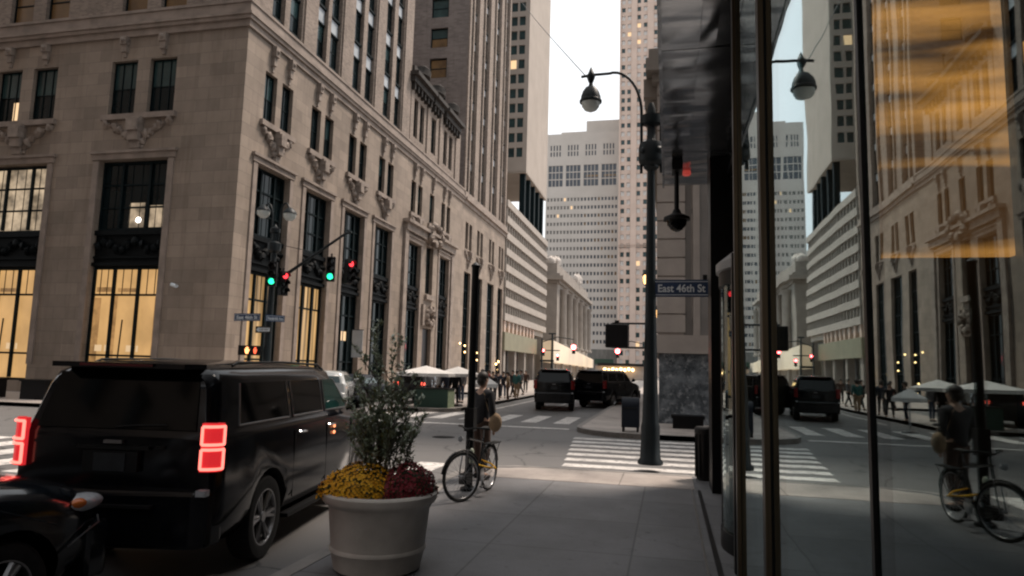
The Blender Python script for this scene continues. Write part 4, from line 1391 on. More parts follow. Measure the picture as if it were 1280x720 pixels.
def signal(px, py, Y, on, rz, label, group='traffic lights at the far left corner', sc=1.0):
    """py = height of the lit lens"""
    idx = {'red': 0, 'green': 2}[on]
    p = at(px, py, Y)
    zc = p.z + (idx - 1) * .3 * sc
    s_ = empty('traffic_light', (p.x, Y, zc), rz); s_.scale = (sc,) * 3; tag(s_, label, 'traffic light', group)
    mb = MB(); mb.box(-.16, -.1, -.48, .16, .12, .48); mb.box(-.03, .02, .48, .03, .08, .62); mb.build('housing', M['plastic'], s_)
    for k in range(3):
        z = .3 - k * .3
        mb = MB(); mb.lathe([(.115, -.11), (.1, -.13), (0, -.135)], (0, 0, z), 14, 'Y')
        mat = M['red_on'] if (k == 0 and on == 'red') else M['green_on'] if (k == 2 and on == 'green') else M['car_glass']
        mb.build('lens', mat, s_, 50)
        mb = MB()
        for j in range(9):
            t = R(-10 + j * 25); t2 = R(-10 + (j + 1) * 25)
            if j < 8: mb.prism([(.13 * math.cos(t), .13 * math.sin(t)), (.13 * math.cos(t2), .13 * math.sin(t2)), (.12 * math.cos(t2), .12 * math.sin(t2)), (.12 * math.cos(t), .12 * math.sin(t))], lambda u, w, d, z=z: (u, d, z + w), -.3, -.1)
        mb.build('visor', M['plastic'], s_, 40)
    return s_


signal(340, 352, 23.8, 'green', .35, 'green traffic light on the far left signal pole')
signal(355, 345, 24.0, 'red', 1.1, 'red traffic light facing the side street on the far left signal pole')
signal(413, 346, 24.1, 'green', .35, 'green traffic light hanging from the mast arm')
signal(437, 330, 24.2, 'red', 1.1, 'red traffic light at the end of the mast arm')
p = at(309, 396.5, 23.9); street_sign((p.x, 23.9, p.z), 1.25, .30, -.1, 'East 46th St', 'small blue East 46th St sign on the far left signal pole')
p = at(344, 398, 23.9); s2 = street_sign((p.x, 23.9, p.z), .72, .26, .75, 'Vanderbilt Ave', 'short blue avenue name sign angled off the far left signal pole')
p = at(329, 412, 23.9)
OW = empty('one_way_sign', (p.x, 23.9, p.z), -.1); tag(OW, 'black and white one way arrow sign under the blue signs', 'sign')
mb = MB(); mb.box(-.36, -.01, -.13, .36, .01, .13); mb.build('sign_plate', M['sign_dark'], OW)
mb = MB(); mb.prism([(-.32, 0), (-.2, .1), (-.2, .07), (.32, .07), (.32, -.07), (-.2, -.07), (-.2, -.1)], lambda u, w, d: (u, d, w), -.018, -.012); mb.build('arrow', M['sign_white'], OW)
text_mesh('lettering', 'ONE WAY', .1, M['sign_dark'], OW, (.05, -.021, 0), (R(90), 0, 0), .44, .001)
p = at(312, 438, 23.9)
PH = empty('pedestrian_signal', (p.x, 23.9, p.z), .2); tag(PH, 'pedestrian signal showing an orange hand on the far left pole', 'signal')
mb = MB(); mb.box(-.42, -.1, -.19, .42, .12, .19); mb.build('housing', M['plastic'], PH)
mb = MB()
hand = [(-.05, -.13), (.03, -.13), (.06, -.04), (.09, .03), (.07, .05), (.035, .01), (.04, .12), (.02, .13), (.005, .03), (-.0, .14), (-.025, .14), (-.025, .03), (-.045, .12), (-.065, .11), (-.06, 0), (-.085, .06), (-.1, .05), (-.08, -.06)]
mb.prism(hand, lambda u, w, d: (u - .05, d, w), -.115, -.105); mb.build('hand_symbol', M['hand_on'], PH)
mb = MB(); mb.prism(hand, lambda u, w, d: (u * .8 + .27, d, w * .95), -.115, -.105); mb.build('hand_symbol', mat_emit('red hand', (1, .12, .05), 1.6), PH)
mb = MB(); mb.cyl((.3, .02, 0), (.75, .25, 0), .03); mb.build('bracket', M['black_metal'], PH)


def far_signal(px, py, Y, label, sc=1.0):
    p = at(px, py, Y)
    s_ = empty('traffic_light', (p.x, Y, p.z - .3)); tag(s_, label, 'traffic light', 'traffic lights far down the avenue')
    mb = MB(); mb.box(-.2, 0, -.55, .2, .3, .55); mb.build('housing', M['plastic'], s_)
    mb = MB(); mb.lathe([(.26 * sc, -.02), (.24 * sc, -.1), (0, -.14)], (0, 0, .3), 14, 'Y'); mb.build('lens', M['red_far'], s_, 50)
    return s_


for (px, py, Y, lb, sc) in ((717, 434, 88, 'bright red traffic light in front of the colonnade', 1.25), (697, 444, 105, 'small red traffic light just right of the far teal pole', .8),
                            (679, 438, 105, 'small red traffic light just left of the far teal pole', .8), (772, 439, 88, 'red traffic light under the black pedestrian signal box', 1.2)):
    far_signal(px, py, Y, lb, sc)
# poles carrying them
p = at(688, 447, 104)
FP = empty('lamp_signal_pole', (p.x, 105.5, .15)); tag(FP, 'teal lamp pole carrying red lights far down the avenue', 'signal pole')
mb = MB(); mb.cyl((0, 0, 0), (0, 0, 7.4), .22, .14, 10); mb.build('shaft', M['post'], FP)
mb = MB(); mb.box(-1.9, -.1, 4.6, 1.2, .1, 4.75); mb.box(-1.9, -.1, 2.9, .3, .1, 3.2); mb.cyl((-.6, 0, 7.3), (.6, 0, 7.3), .12); mb.build('cross_arm', M['post'], FP)
p = at(717, 434, 88)
FP = empty('mast_arm_pole', (-16.2, 88.5, .15)); tag(FP, 'slim mast arm pole holding the bright red light by the colonnade', 'signal pole')
mb = MB(); mb.cyl((0, 0, 0), (0, 0, 5.8), .13, .1, 10); mb.build('shaft', M['post'], FP)
mb = MB(); mb.tube([(0, 0, 5.3), (2, 0, 6), (p.x + 16.2, -.2, 5.7)], .06); mb.build('mast_arm', M['post'], FP)
p = at(772, 439, 88)
FP = empty('mast_arm_pole', (-2.6, 88.5, .15)); tag(FP, 'slim mast arm pole hidden mostly behind the big lamp post', 'signal pole')
mb = MB(); mb.cyl((0, 0, 0), (0, 0, 5.6), .13, .1, 10); mb.build('shaft', M['post'], FP)
mb = MB(); mb.tube([(0, 0, 5.2), (-2, 0, 5.6), (p.x + 2.6, -.2, 5.5)], .06); mb.build('mast_arm', M['post'], FP)

# ------------------------------------------------------------------ cars


def lerp(a, b, t): return a + (b - a) * t


def make_car(name, spec, paint, label, tails=True, glass='car_glass', glass_front=None, group=None, wheels=True):
    """origin: middle of the rear bumper on the ground, +y forward"""
    root = empty(name); tag(root, label, spec['cat'], group)
    st = spec['st']; sl = spec['slant']; zb0 = spec['zbelt']

    def ring(q):
        y, dw, zb, zt, green = q
        wm = spec['wm'] - dw; wt = spec['wt'] - dw * .9
        if green:
            P = [(0, zb), (wm - .16, zb), (wm - .05, zb + .1), (wm, .58), (wm, .86), (wm - .015, zb0 - .05), (wm - .035, zb0), (wm - .07, zb0 + .03), (lerp(wm - .07, wt, .55), lerp(zb0 + .03, zt - .15, .55)), (wt, zt - .15), (wt - .055, zt - .06), (wt - .16, zt - .015), (wt - .42, zt + .012), (0, zt + .025)]
        else:
            h = zt
            P = [(0, zb), (wm - .16, zb), (wm - .05, zb + .1), (wm, .55), (wm, h - .28), (wm - .015, h - .17), (wm - .035, h - .13), (wm - .06, h - .1), (wm - .09, h - .07), (wm - .13, h - .045), (wm - .2, h - .025), (wm - .32, h - .008), (wm - .5, h + .004), (0, h + .03)]
        out = []
        for i, (x_, z_) in enumerate(P):
            yy = y
            if green and green != 1 and z_ > zb0: yy += (z_ - zb0) * green
            out.append((x_, yy, z_))
        return out
    rings = [ring(q) for q in st]
    mb = MB(); n = len(rings[0]); full = []
    for r_ in rings: full.append(r_ + [(-x_, y_, z_) for x_, y_, z_ in reversed(r_[1:-1])])
    nf = len(full[0]); vs = [p for r_ in full for p in r_]; fs = []
    for i in range(len(full) - 1):
        for k in range(nf): fs.append((i * nf + k, i * nf + (k + 1) % nf, (i + 1) * nf + (k + 1) % nf, (i + 1) * nf + k))
    for e_, rev in ((0, True), (len(full) - 1, False)):
        b0 = e_ * nf
        for k in range(1, n - 2 + 1):
            a, b, c, d = b0 + k, b0 + k + 1, b0 + nf - k - 1, b0 + nf - k
            if k == n - 2:
                fs.append((a, b0 + n - 1, d) if rev else (d, b0 + n - 1, a))
            else:
                fs.append((a, b, c, d) if rev else (d, c, b, a))
        fs.append((b0, b0 + 1, b0 + nf - 1) if rev else (b0 + nf - 1, b0 + 1, b0))
    mb.add(vs, fs)
    body = mb.build('body', [M[paint], M['plastic']], root)
    # wheel arches are cut out of the body
    cut = MB()
    wr = spec['wr']
    for y in spec['axles']:
        for s in (-1, 1): cut.cyl((s * (spec['wm'] - .27), y, wr), (s * (spec['wm'] + .2), y, wr), wr + .075, n=28)
    co = cut.build('cutter', M['plastic'], None)
    bo = body.modifiers.new('cut', 'BOOLEAN'); bo.operation = 'DIFFERENCE'; bo.object = co; bo.solver = 'EXACT'
    bv = body.modifiers.new('bv', 'BEVEL'); bv.width = .012; bv.segments = 2; bv.limit_method = 'ANGLE'; bv.angle_limit = R(40)
    bpy.context.view_layer.update()
    dg = bpy.context.evaluated_depsgraph_get()
    me = bpy.data.meshes.new_from_object(body.evaluated_get(dg))
    body.modifiers.clear(); body.data = me
    COL.objects.unlink(co); bpy.data.objects.remove(co)
    me.polygons.foreach_set('use_smooth', [True] * len(me.polygons)); me.set_sharp_from_angle(angle=R(38))

    wm, wt = spec['wm'], spec['wt']; zt = spec['zroof']

    def xs(z): return lerp(wm - .07, wt, max(0, min(1, (z - zb0 - .03) / (zt - .15 - zb0 - .03))))
    gb, gt = zb0 + .05, zt - .17
    for s in (-1, 1):
        for i, poly in enumerate(spec['windows']):
            mb = MB()
            pp_ = [(y, gb if k_ == 'b' else gt) for y, k_ in poly]
            gm = M[glass_front if (glass_front and i == len(spec['windows']) - 1) else glass]
            mb.prism(pp_, lambda u, w, d, s=s: (s * (xs(w) + d), u, w), -.02, .006)
            w_ = mb.build('side_window', gm, root)
            if spec.get('trim'):
                mt_ = MB()
                for k in range(len(pp_)):
                    a, b = pp_[k], pp_[(k + 1) % len(pp_)]
                    if a[1] == b[1] == gt: continue
                    mt_.cyl((s * (xs(a[1]) + .006), a[0], a[1]), (s * (xs(b[1]) + .006), b[0], b[1]), .008 if a[1] != b[1] else .011, n=6)
                mt_.build('window_trim', M['alu'], w_)
    # windscreen
    ya, yb, za, zz = spec['screen']
    mb = MB(); q = wt - .12
    mb.prism([(-q - .06, 0), (q + .06, 0), (q - .02, 1), (-q + .02, 1)], lambda u, w, d: (u, lerp(ya, yb, w), lerp(za, zz, w) + d), -.01, .034); mb.build('windscreen', M[glass_front or glass], root)
    # rear window and tailgate details
    y0 = st[0][0]
    ra, rb, rz0, rz1 = spec['rearglass']
    mb = MB(); q = wt - .12
    mb.prism([(-q - .05, 0), (q + .05, 0), (q - .03, 1), (-q + .03, 1)], lambda u, w, d: (u, lerp(ra, rb, w) + d, lerp(rz0, rz1, w)), -.012, .02); mb.build('rear_window', M[glass], root)
    # bumpers
    for yy, sg_ in ((y0, -1), (st[-1][0], 1)):
        mb = MB(); bw = wm - .02
        poly = [(-bw, .22 * -sg_), (-bw + .02, .0), (-bw + .12, .09 * sg_), (0, .14 * sg_), (bw - .12, .09 * sg_), (bw - .02, 0), (bw, .22 * -sg_)]
        mb.prism(poly, lambda u, w, d, yy=yy: (u, yy + w, d), spec['bz'][0], spec['bz'][1])
        bb = mb.build('bumper', [M[paint if spec.get('pb') else 'plastic']], root)
        mm_ = bb.modifiers.new('b', 'BEVEL'); mm_.width = .04; mm_.segments = 3; mm_.limit_method = 'ANGLE'
    # wheels
    for y in spec['axles']:
        for s in (-1, 1):
            wroot = MB(); wx = s * (wm - .03); wi = s * (wm - .25)
            c = (0, y, wr)
            pr = [(wr * .66, -.12), (wr * .8, -.135), (wr * .95, -.125), (wr, -.09), (wr, .09), (wr * .95, .125), (wr * .8, .135), (wr * .66, .12)]
            wroot.lathe([(a, b + s * (wm - .155)) for a, b in pr], c, 36, 'X', closed=True)
            ty = wroot.build('wheel', M['rubber'], root, 40)
            rm = MB(); ox = s * (wm - .045)
            rm.lathe([(wr * .66, ox), (wr * .69, ox + s * .012), (wr * .64, ox + s * .01), (wr * .61, ox - s * .03), (wr * .6, ox - s * .17)], c, 36, 'X', cap=False)
            for k in range(6):
                for dd in (-.13, .13):
                    t = 2 * PI * k / 6 + dd; t2 = 2 * PI * k / 6 + dd * .5
                    rm.tube([(ox - s * .03, y + .06 * math.cos(t2), wr + .06 * math.sin(t2)), (ox - s * .012, y + wr * .63 * math.cos(t), wr + wr * .63 * math.sin(t))], .022, 5)
            rm.cyl((ox - s * .06, y, wr), (ox + s * .0, y, wr), .065, .05, 16)
            rm.build('rim', M['alu'], ty, 40)
            bk = MB(); bk.cyl((ox - s * .16, y, wr), (ox - s * .08, y, wr), wr * .6, n=24); bk.build('brake_disc', M['plastic'], ty)
    # handles and mirrors
    for s in (-1, 1):
        for yh in spec['handles']:
            mb = MB(); x_ = wm - .015; mb.tube([(s * x_, yh - .1, zb0 - .13), (s * (x_ + .035), yh - .07, zb0 - .13), (s * (x_ + .035), yh + .07, zb0 - .13), (s * x_, yh + .1, zb0 - .13)], .014, 6)
            mb.build('door_handle', M['chrome' if spec.get('trim') else paint], root, 40)
        mb = MB(); ym = spec['mirror']; mb.blob((s * (wm + .13), ym, zb0 + .12), .12, 1, 10, 8, (1, .6, .8), 0); mb.cyl((s * (wm - .05), ym, zb0 + .03), (s * (wm + .1), ym, zb0 + .06), .03)
        mb.build('mirror', M[paint], root, 60)
        if spec.get('doorlines'):
            mb = MB()
            for yd in spec['doorlines']:
                mb.box(s * (wm - .012) if s > 0 else -(wm + .0015), yd - .004, .5, s * (wm + .0015) if s > 0 else -(wm - .012), yd + .004, zb0 - .1)
            mb.build('door_gap', M['plastic'], root)
    return root


SUV = dict(cat='car', wm=1.02, wt=.86, zbelt=1.32, zroof=1.93, slant=.28, wr=.41, axles=(1.28, 4.58), bz=(.38, .86), pb=True, trim=True,
           st=[(.10, .07, .42, 1.86, .30), (.16, .02, .4, 1.9, .30), (.30, 0, .36, 1.925, .22), (.85, 0, .33, 1.94, 1), (1.8, 0, .33, 1.95, 1), (2.9, 0, .33, 1.945, 1), (3.45, .0, .33, 1.91, 1),
               (4.25, .0, .33, 1.36, 0), (4.9, 0, .34, 1.31, 0), (5.35, .03, .36, 1.24, 0), (5.56, .1, .4, 1.12, 0), (5.62, .16, .45, .98, 0)],
           windows=[[(.62, 'b'), (1.86, 'b'), (1.86, 't'), (.72, 't')], [(1.98, 'b'), (2.98, 'b'), (2.98, 't'), (1.98, 't')], [(3.08, 'b'), (4.02, 'b'), (3.52, 't'), (3.08, 't')]],
           screen=(4.2, 3.5, 1.36, 1.87), rearglass=(.105, .255, 1.36, 1.84), handles=(2.15, 3.2), mirror=3.95, doorlines=(1.92, 3.03, 4.1))

car = make_car('black_suv', SUV, 'paint', 'large black SUV with glowing red tail lamps, nearest vehicle seen whole', glass='car_glass', glass_front='car_glass_clear')
car.location = (-4.84, 5.2, 0); car.rotation_euler = (0, 0, .16); car.scale = (.945, 1, 1.035)


def suv_rear(car, lit=True):
    T1 = M['tail'] if lit else M['tail_dim']; T2 = M['tail_core'] if lit else M['tail_dim']
    for s in (-1, 1):
        mb = MB()
        # wraparound housing at the corner
        def pr(x, y, z): return (s * x, y, z)
        outer = [(.87, .055), (.955, .068), (1.006, .10), (1.028, .14), (1.03, .175), (.97, .175), (.97, .13), (.87, .11)]
        mb.prism(outer, lambda u, w, d: (s * u, w, d), 1.02, 1.43)
        t_ = mb.build('tail_lamp', T2, car)
        for (z0, z1) in ((1.03, 1.22), (1.235, 1.415)):
            mr = MB(); r = .0135
            path = [(.882, .045), (.95, .055), (1.012, .095), (1.034, .13), (1.037, .165)]
            for z in (z0 + r, z1 - r): mr.tube([(s * u, w, z) for u, w in path], r, 6)
            for (u, w) in (path[0], path[-1]): mr.tube([(s * u, w, z0 + r), (s * u, w, z1 - r)], r, 6)
            mr.build('light_guide', T1, t_, 60)
        mb = MB(); mb.box(s * .9, -.03, .83, s * .99, .05, .88); mb.build('reflector', M['clear_lens'], car)
    mb = MB(); mb.prism([(-.66, .04), (.66, .04), (.70, .36), (-.70, .36)], lambda u, w, d: (u, w, d), 1.885, 1.93); sp = mb.build('spoiler', M['paint'], car)
    mb = MB(); mb.box(-.36, .008, 1.9, .36, .019, 1.92); mb.build('brake_strip', M['brake_strip'], sp)
    mb = MB(); mb.box(-.27, .045, 1.0, .27, .099, 1.17); mb.build('plate_recess', M['plastic'], car)
    mb = MB(); mb.box(-.155, .035, 1.005, .155, .0445, 1.155); mb.build('licence_plate', mat_noise('dull plate', (.02, .024, .03), (.008, .01, .012), 9, .4), car)
    mb = MB(); mb.box(-.36, .06, 1.185, .36, .098, 1.215); mb.box(.42, .07, 1.2, .5, .098, 1.22); mb.build('chrome_bar', M['black_metal'], car)
    mb = MB(); mb.box(-.09, .06, 1.235, .09, .098, 1.262); mb.build('emblem', M['alu'], car)
    for s in (-1, 1):
        mb = MB(); mb.tube([(s * .76, .75, 1.92), (s * .76, .85, 1.95), (s * .76, 2.0, 1.965), (s * .75, 3.2, 1.945), (s * .75, 3.35, 1.90)], .014, 8); mb.build('roof_rail', M['black_metal'], car, 50)
        mb = MB(); mb.box(s * .72, .9, .28, s * 1.0, 4.2, .34) if False else mb.box(s * .8, 1.8, .3, s * 1.03, 4.05, .34); mb.build('running_board', M['plastic'], car)
    mb = MB(); mb.tube([(.0, .085, 1.375), (.2, .09, 1.39), (.5, .1, 1.40)], .008, 5); mb.build('wiper', M['plastic'], car)
    mb = MB(); mb.box(-.5, -.06, .72, .5, .0, .745); mb.build('bumper_step', M['plastic'], car)


suv_rear(car)
mb = MB()
for z in (1.08, 1.16): mb.blob((1.03, 3.28, z), .028, 1, 8, 6, (.5, 1.3, .8), 0)  # warm reflections in the door, put in as glowing spots
mb.build('door_reflection_glow', M['door_glow'], car)

# two more of the same kind far ahead
lbls = ['black SUV far ahead in the avenue, left of the pair, seen from behind', 'black SUV far ahead in the avenue, right of the pair, half hidden']
for k, (x_, y_, rz) in enumerate(((-5.35, 32.6, .12), (-4.15, 36.5, -.30))):
    c2 = copy_tree(car); c2.location = (x_, y_, 0); c2.rotation_euler = (0, 0, rz)
    c2['label'] = lbls[k]; c2['group'] = 'black SUVs ahead in the avenue'
    for ch in list(c2.children):
        nm = ch.name.split('.')[0]
        if nm == 'tail_lamp':
            ch.data = ch.data.copy(); ch.data.materials[0] = M['tail_dim']
            for g2 in ch.children:
                g2.data = g2.data.copy(); g2.data.materials[0] = M['tail_dim']
        if nm == 'side_window' and ch.data.materials[0] == M['car_glass_clear']:
            ch.data = ch.data.copy(); ch.data.materials[0] = M['car_glass']
        if nm in ('door_reflection_glow',): bpy.data.objects.remove(ch)

SED = dict(cat='car', wm=.92, wt=.68, zbelt=.98, zroof=1.46, slant=.5, wr=.34, axles=(.95, 3.75), bz=(.26, .62), pb=True,
           st=[(.06, .12, .34, .98, 0), (.14, .03, .28, 1.06, 0), (.55, 0, .24, 1.1, 0), (1.3, 0, .22, 1.42, 1), (1.9, 0, .22, 1.47, 1), (2.5, 0, .22, 1.46, 1), (3.4, 0, .22, 1.03, 0), (4.1, 0, .24, .95, 0), (4.5, .08, .28, .84, 0), (4.62, .18, .34, .7, 0)],
           windows=[[(.95, 'b'), (1.95, 'b'), (1.95, 't'), (1.4, 't')], [(2.02, 'b'), (3.0, 'b'), (2.5, 't'), (2.02, 't')]],
           screen=(3.3, 2.52, 1.06, 1.41), rearglass=(.62, 1.25, 1.1, 1.38), handles=(1.7, 2.25), mirror=2.95, doorlines=(1.98,))
XO = dict(SED); XO.update(wm=.95, wt=.74, zbelt=1.12, zroof=1.66, wr=.38, axles=(.95, 3.72), bz=(.3, .72),
          st=[(.08, .1, .4, 1.58, .35), (.16, .02, .36, 1.62, .35), (.4, 0, .32, 1.65, .2), (1.2, 0, .3, 1.67, 1), (2.4, 0, .3, 1.66, 1), (2.75, 0, .3, 1.62, 1), (3.45, 0, .3, 1.2, 0), (3.7, 0, .3, 1.18, 0), (4.0, .0, .31, 1.14, 0), (4.3, .015, .33, 1.08, 0), (4.5, .06, .38, .98, 0), (4.6, .14, .42, .82, 0), (4.63, .2, .45, .7, 0)],
          windows=[[(.55, 'b'), (1.85, 'b'), (1.85, 't'), (.7, 't')], [(1.93, 'b'), (3.2, 'b'), (2.75, 't'), (1.93, 't')]],
          screen=(3.42, 2.78, 1.2, 1.6), rearglass=(.085, .25, 1.16, 1.55), mirror=3.1, doorlines=(1.9, 3.35))
nc = make_car('dark_crossover', XO, 'paint2', 'dark blue black car nose with clear headlamp at the bottom left corner')
nc.location = (-5.36, .24, 0); nc.rotation_euler = (0, 0, 0)
for s in (-1, 1):
    mb = MB()
    mb.blob((s * .85, 4.375, .905), 1, 1, 20, 12, (.112, .205, .072), 0)
    h_ = mb.build('headlamp', M['clear_lens'], nc, 60)
    mb = MB(); mb.blob((s * .905, 4.30, .915), 1, 1, 14, 9, (.062, .075, .042), 0); mb.build('indicator', M['amber_lens'], h_, 60)
    mb = MB(); mb.tube([(s * .955, 4.2, .62), (s * .965, 4.35, .70), (s * .93, 4.5, .74), (s * .8, 4.62, .76)], .006, 5); mb.build('bumper_seam', M['alu'], nc)
    mb = MB(); mb.tube([(s * .955, 4.1, .80), (s * .958, 3.6, 1.0), (s * .95, 3.2, 1.06)], .004, 5); mb.build('crease', M['paint2'], nc)

third = make_car('dark_sedan', SED, 'navy_paint', 'dark car in the right lane between the far SUVs and the mailbox', glass='car_glass')
third.location = (-2.65 - .9, 39.5, 0); third.location = (-3.95 + .9, 42, 0) if False else (-4.6 + .0, 47, 0)
third.location = (-4.15, 44.5, 0); third.rotation_euler = (0, 0, PI)
mb = MB(); mb.blob((-.6, 4.5, .68), .1, 1, 8, 6); mb.blob((.6, 4.5, .68), .1, 1, 8, 6); mb.build('headlamp', M['glow_white'], third)
wc = make_car('white_car', XO, 'white_paint', 'white car waiting by the limestone corner, left of the parasols', glass='glass_blind')
wc.location = (-13.6, 26.5, 0); wc.rotation_euler = (0, 0, R(20)); 
dc = make_car('parked_dark_car', SED, 'navy_paint', 'dark car parked behind the white car at the limestone building', glass='glass_blind')
dc.location = (-15.9, 31.5, 0); dc.rotation_euler = (0, 0, R(2))
dc2 = make_car('black_hatchback', XO, 'paint', 'black car facing the parasols just right of the leafy shrub')
dc2.location = (-13.1, 33.6, 0); dc2.rotation_euler = (0, 0, R(4))
wc.location = (-14.75, 27.6, 0)
mb = MB()
for s in (-1, 1): mb.box(s * .62, .02, 1.0, s * .88, .1, 1.14)
mb.build('tail_lamp', mat_emit('lit red lamp', (1, .1, .06), 2.5), dc2)

# ------------------------------------------------------------------ planter with flowers
PC = Vector((-2.67, 6.22, .15))
mb = MB()
mb.lathe([(.36, 0), (.385, .02), (.415, .17), (.43, .185), (.43, .205), (.418, .22), (.452, .58), (.47, .6), (.495, .615), (.51, .64), (.51, .69), (.495, .705), (.44, .705), (.43, .6), (0, .59)], (0, 0, 0), 56)
pl = mb.build('flower_planter', M['planter'], None, 40); pl.location = PC; pl.scale = (1.05, 1.05, 1.0)
tag(pl, 'big round cream planter with rolled rim holding flowers on the pavement', 'planter')
mb = MB(); mb.lathe([(.428, .60), (.3, .66), (0, .68)], (0, 0, 0), 32); mb.build('soil', M['soil'], pl, 60)


def leaf(mb, p, d, up, L_, W_):
    d = d.normalized(); s = d.cross(up)
    if s.length < 1e-4: s = d.orthogonal()
    s.normalize(); n = s.cross(d)
    a = p; b = p + d * L_ * .45 + s * W_ / 2 + n * L_ * .06; c = p + d * L_; e = p + d * L_ * .45 - s * W_ / 2 + n * L_ * .06; m_ = p + d * L_ * .5 - n * L_ * .02
    mb.add([a, b, c, e, m_], [(0, 1, 4), (1, 2, 4), (2, 3, 4), (3, 0, 4)])


def mum(name, cx_, cy_, rx, ry, h, mat, label, seed, n=330):
    rr = random.Random(seed)
    o = empty(name, PC + Vector((cx_, cy_, .66))); tag(o, label, 'flowers')
    mf = MB(); mg = MB()
    mg.blob((0, 0, .0), 1, seed, 16, 10, (rx * .9, ry * .9, h * .88), .04)
    for k in range(n):
        # fibonacci over the upper dome
        t = (k + .5) / n; ph = math.acos(1 - t * 1.12); th = k * 2.399963
        j = 1 + rr.uniform(-.08, .06) + .07 * math.sin(3 * th + seed) * math.sin(ph * 2) + .05 * math.sin(th * 5 + 2 * seed)
        nrm = Vector((math.sin(ph) * math.cos(th), math.sin(ph) * math.sin(th), math.cos(ph)))
        c = Vector((nrm.x * rx * j, nrm.y * ry * j, nrm.z * h * j + .02))
        nd = (nrm + Vector((rr.uniform(-.35, .35), rr.uniform(-.35, .35), rr.uniform(-.1, .4)))).normalized()
        a = nd.orthogonal().normalized(); b = nd.cross(a); ph0 = rr.random() * 6
        R_ = rr.uniform(.014, .022)
        for ringi, (q, lift, np_) in enumerate(((1, .12, 9), (.62, .55, 7))):
            for p_ in range(np_):
                t_ = ph0 + 2 * PI * p_ / np_ + ringi * .3
                dirv = a * math.cos(t_) + b * math.sin(t_)
                side = nd.cross(dirv)
                e_ = c + dirv * R_ * q + nd * R_ * lift
                w = R_ * .27
                mf.add([c + nd * .003, c + dirv * R_ * q * .6 + side * w + nd * R_ * lift * .7, e_, c + dirv * R_ * q * .6 - side * w + nd * R_ * lift * .7], [(0, 1, 2, 3)])
        if rr.random() < .75:
            dl = (nrm + Vector((rr.uniform(-1, 1), rr.uniform(-1, 1), rr.uniform(-1, .3)))).normalized()
            leaf(mg, c - nrm * .02, dl, nrm, .05, .025)
    mf.build('blossoms', mat, o, None, fix=False); mg.build('foliage', M['mum_green'], o, None, fix=False)
    return o


mum('yellow_chrysanthemum', -.17, -.06, .37, .38, .25, M['mum_yellow'], 'mound of yellow chrysanthemums filling the left of the round planter', 1, 900)
mum('red_chrysanthemum', .27, .04, .24, .34, .28, M['mum_red'], 'mound of wine red chrysanthemums at the right of the round planter', 2, 560)

SH = empty('planter_shrub', PC + Vector((0, .08, .66))); SH.scale = (.9, .9, .93); tag(SH, 'tall loose grey green leafy shrub rising from the flower planter', 'shrub')
rr = random.Random(11)
ms = MB(); lv = [MB(), MB(), MB()]


def stem(p, d, length, r, depth, leafL):
    pts = [p]; n = max(4, int(length / .06)); q = p.copy(); dd = d.normalized()
    for k in range(n):
        dd = (dd + Vector((rr.uniform(-.09, .09), rr.uniform(-.09, .09), .05))).normalized()
        q = q + dd * (length / n); pts.append(q.copy())
        if k > n * (.15 if depth else .2):
            for _ in range(4 if depth else 4):
                s = Vector((rr.uniform(-1, 1), rr.uniform(-1, 1), rr.uniform(-.1, .7)))
                w = 0 if rr.random() < .66 else (1 if rr.random() < .75 else 2)
                if q.z > .95 and rr.random() < .3: w = 1
                leaf(lv[w], q + Vector((rr.uniform(-.02, .02), rr.uniform(-.02, .02), rr.uniform(-.03, .03))), (s + dd * .3), Vector((0, 0, 1)) if abs(s.z) < .6 else Vector((1, 0, 0)), leafL * rr.uniform(.65, 1.2), leafL * .5)
        if depth < 2 and k > 1 and rr.random() < (.62 if depth == 0 else .25):
            s = Vector((rr.uniform(-1, 1), rr.uniform(-1, 1), rr.uniform(.2, .9))).normalized()
            stem(q, (dd * .5 + s), length * rr.uniform(.28, .48) * (1 - .5 * k / n), r * .55, depth + 1, leafL)
    ms.tube(pts, r, 5, rr=[r * (1 - .75 * i / n) for i in range(len(pts))])


for (dx, dy, lx, ly, ln) in ((-.06, 0, -.04, 0, 1.5), (-.02, .02, .06, .0, 1.42), (-.1, 0, -.2, .05, 1.0), (-.05, .05, -.42, -.1, .72), (.05, 0, .12, 0, 1.05), (.08, .05, .3, .1, .8), (.1, 0, .5, .05, .66), (0, -.03, .06, -.25, .8), (-.03, .05, -.10, .3, 1.0),
                             (-.1, .02, -.3, -.15, .8), (.04, -.02, .25, -.25, .66), (.0, 0, -.15, -.2, .85), (.02, .03, .08, .1, 1.1), (-.04, .0, -.1, -.05, 1.15), (-.08, 0, -.34, .0, .9)):
    stem(Vector((dx, dy, -.02)), Vector((lx, ly, 1)), ln, .010, 0, .062)
ms.build('branches', M['twig'], SH)
for i, nm in enumerate(('leaf', 'leaf_pale', 'leaf_yellow')): lv[i].build('leaves', M[nm], SH, None, fix=False)

# ------------------------------------------------------------------ sign pole and bicycle
PO = Vector((-3.0, 10.35, .15))
mb = MB(); mb.lathe([(.13, 0), (.13, .04), (.065, .07), (.06, 3.45), (.075, 3.5), (0, 3.56)], (0, 0, 0), 12)
po = mb.build('sign_pole', M['black_metal'], None, 40); po.location = PO; tag(po, 'plain black pole standing on the kerb with the bicycle leaning on it', 'pole')
mb = MB(); mb.box(-.075, -.09, .9, .075, .09, 1.25); mb.build('meter_box', M['black_metal'], po)

f0 = Vector((-2.84, 9.45, 0)); f1 = Vector((-2.72, 10.5, 0))
BK = empty('bicycle', (f1.x, f1.y, .15)); tag(BK, 'dark city bicycle with flat bars leaning against the black pole', 'bicycle')
fw = (f0 - f1).normalized(); ang = math.atan2(fw.y, fw.x)
BK.rotation_euler = (R(0), 0, ang)
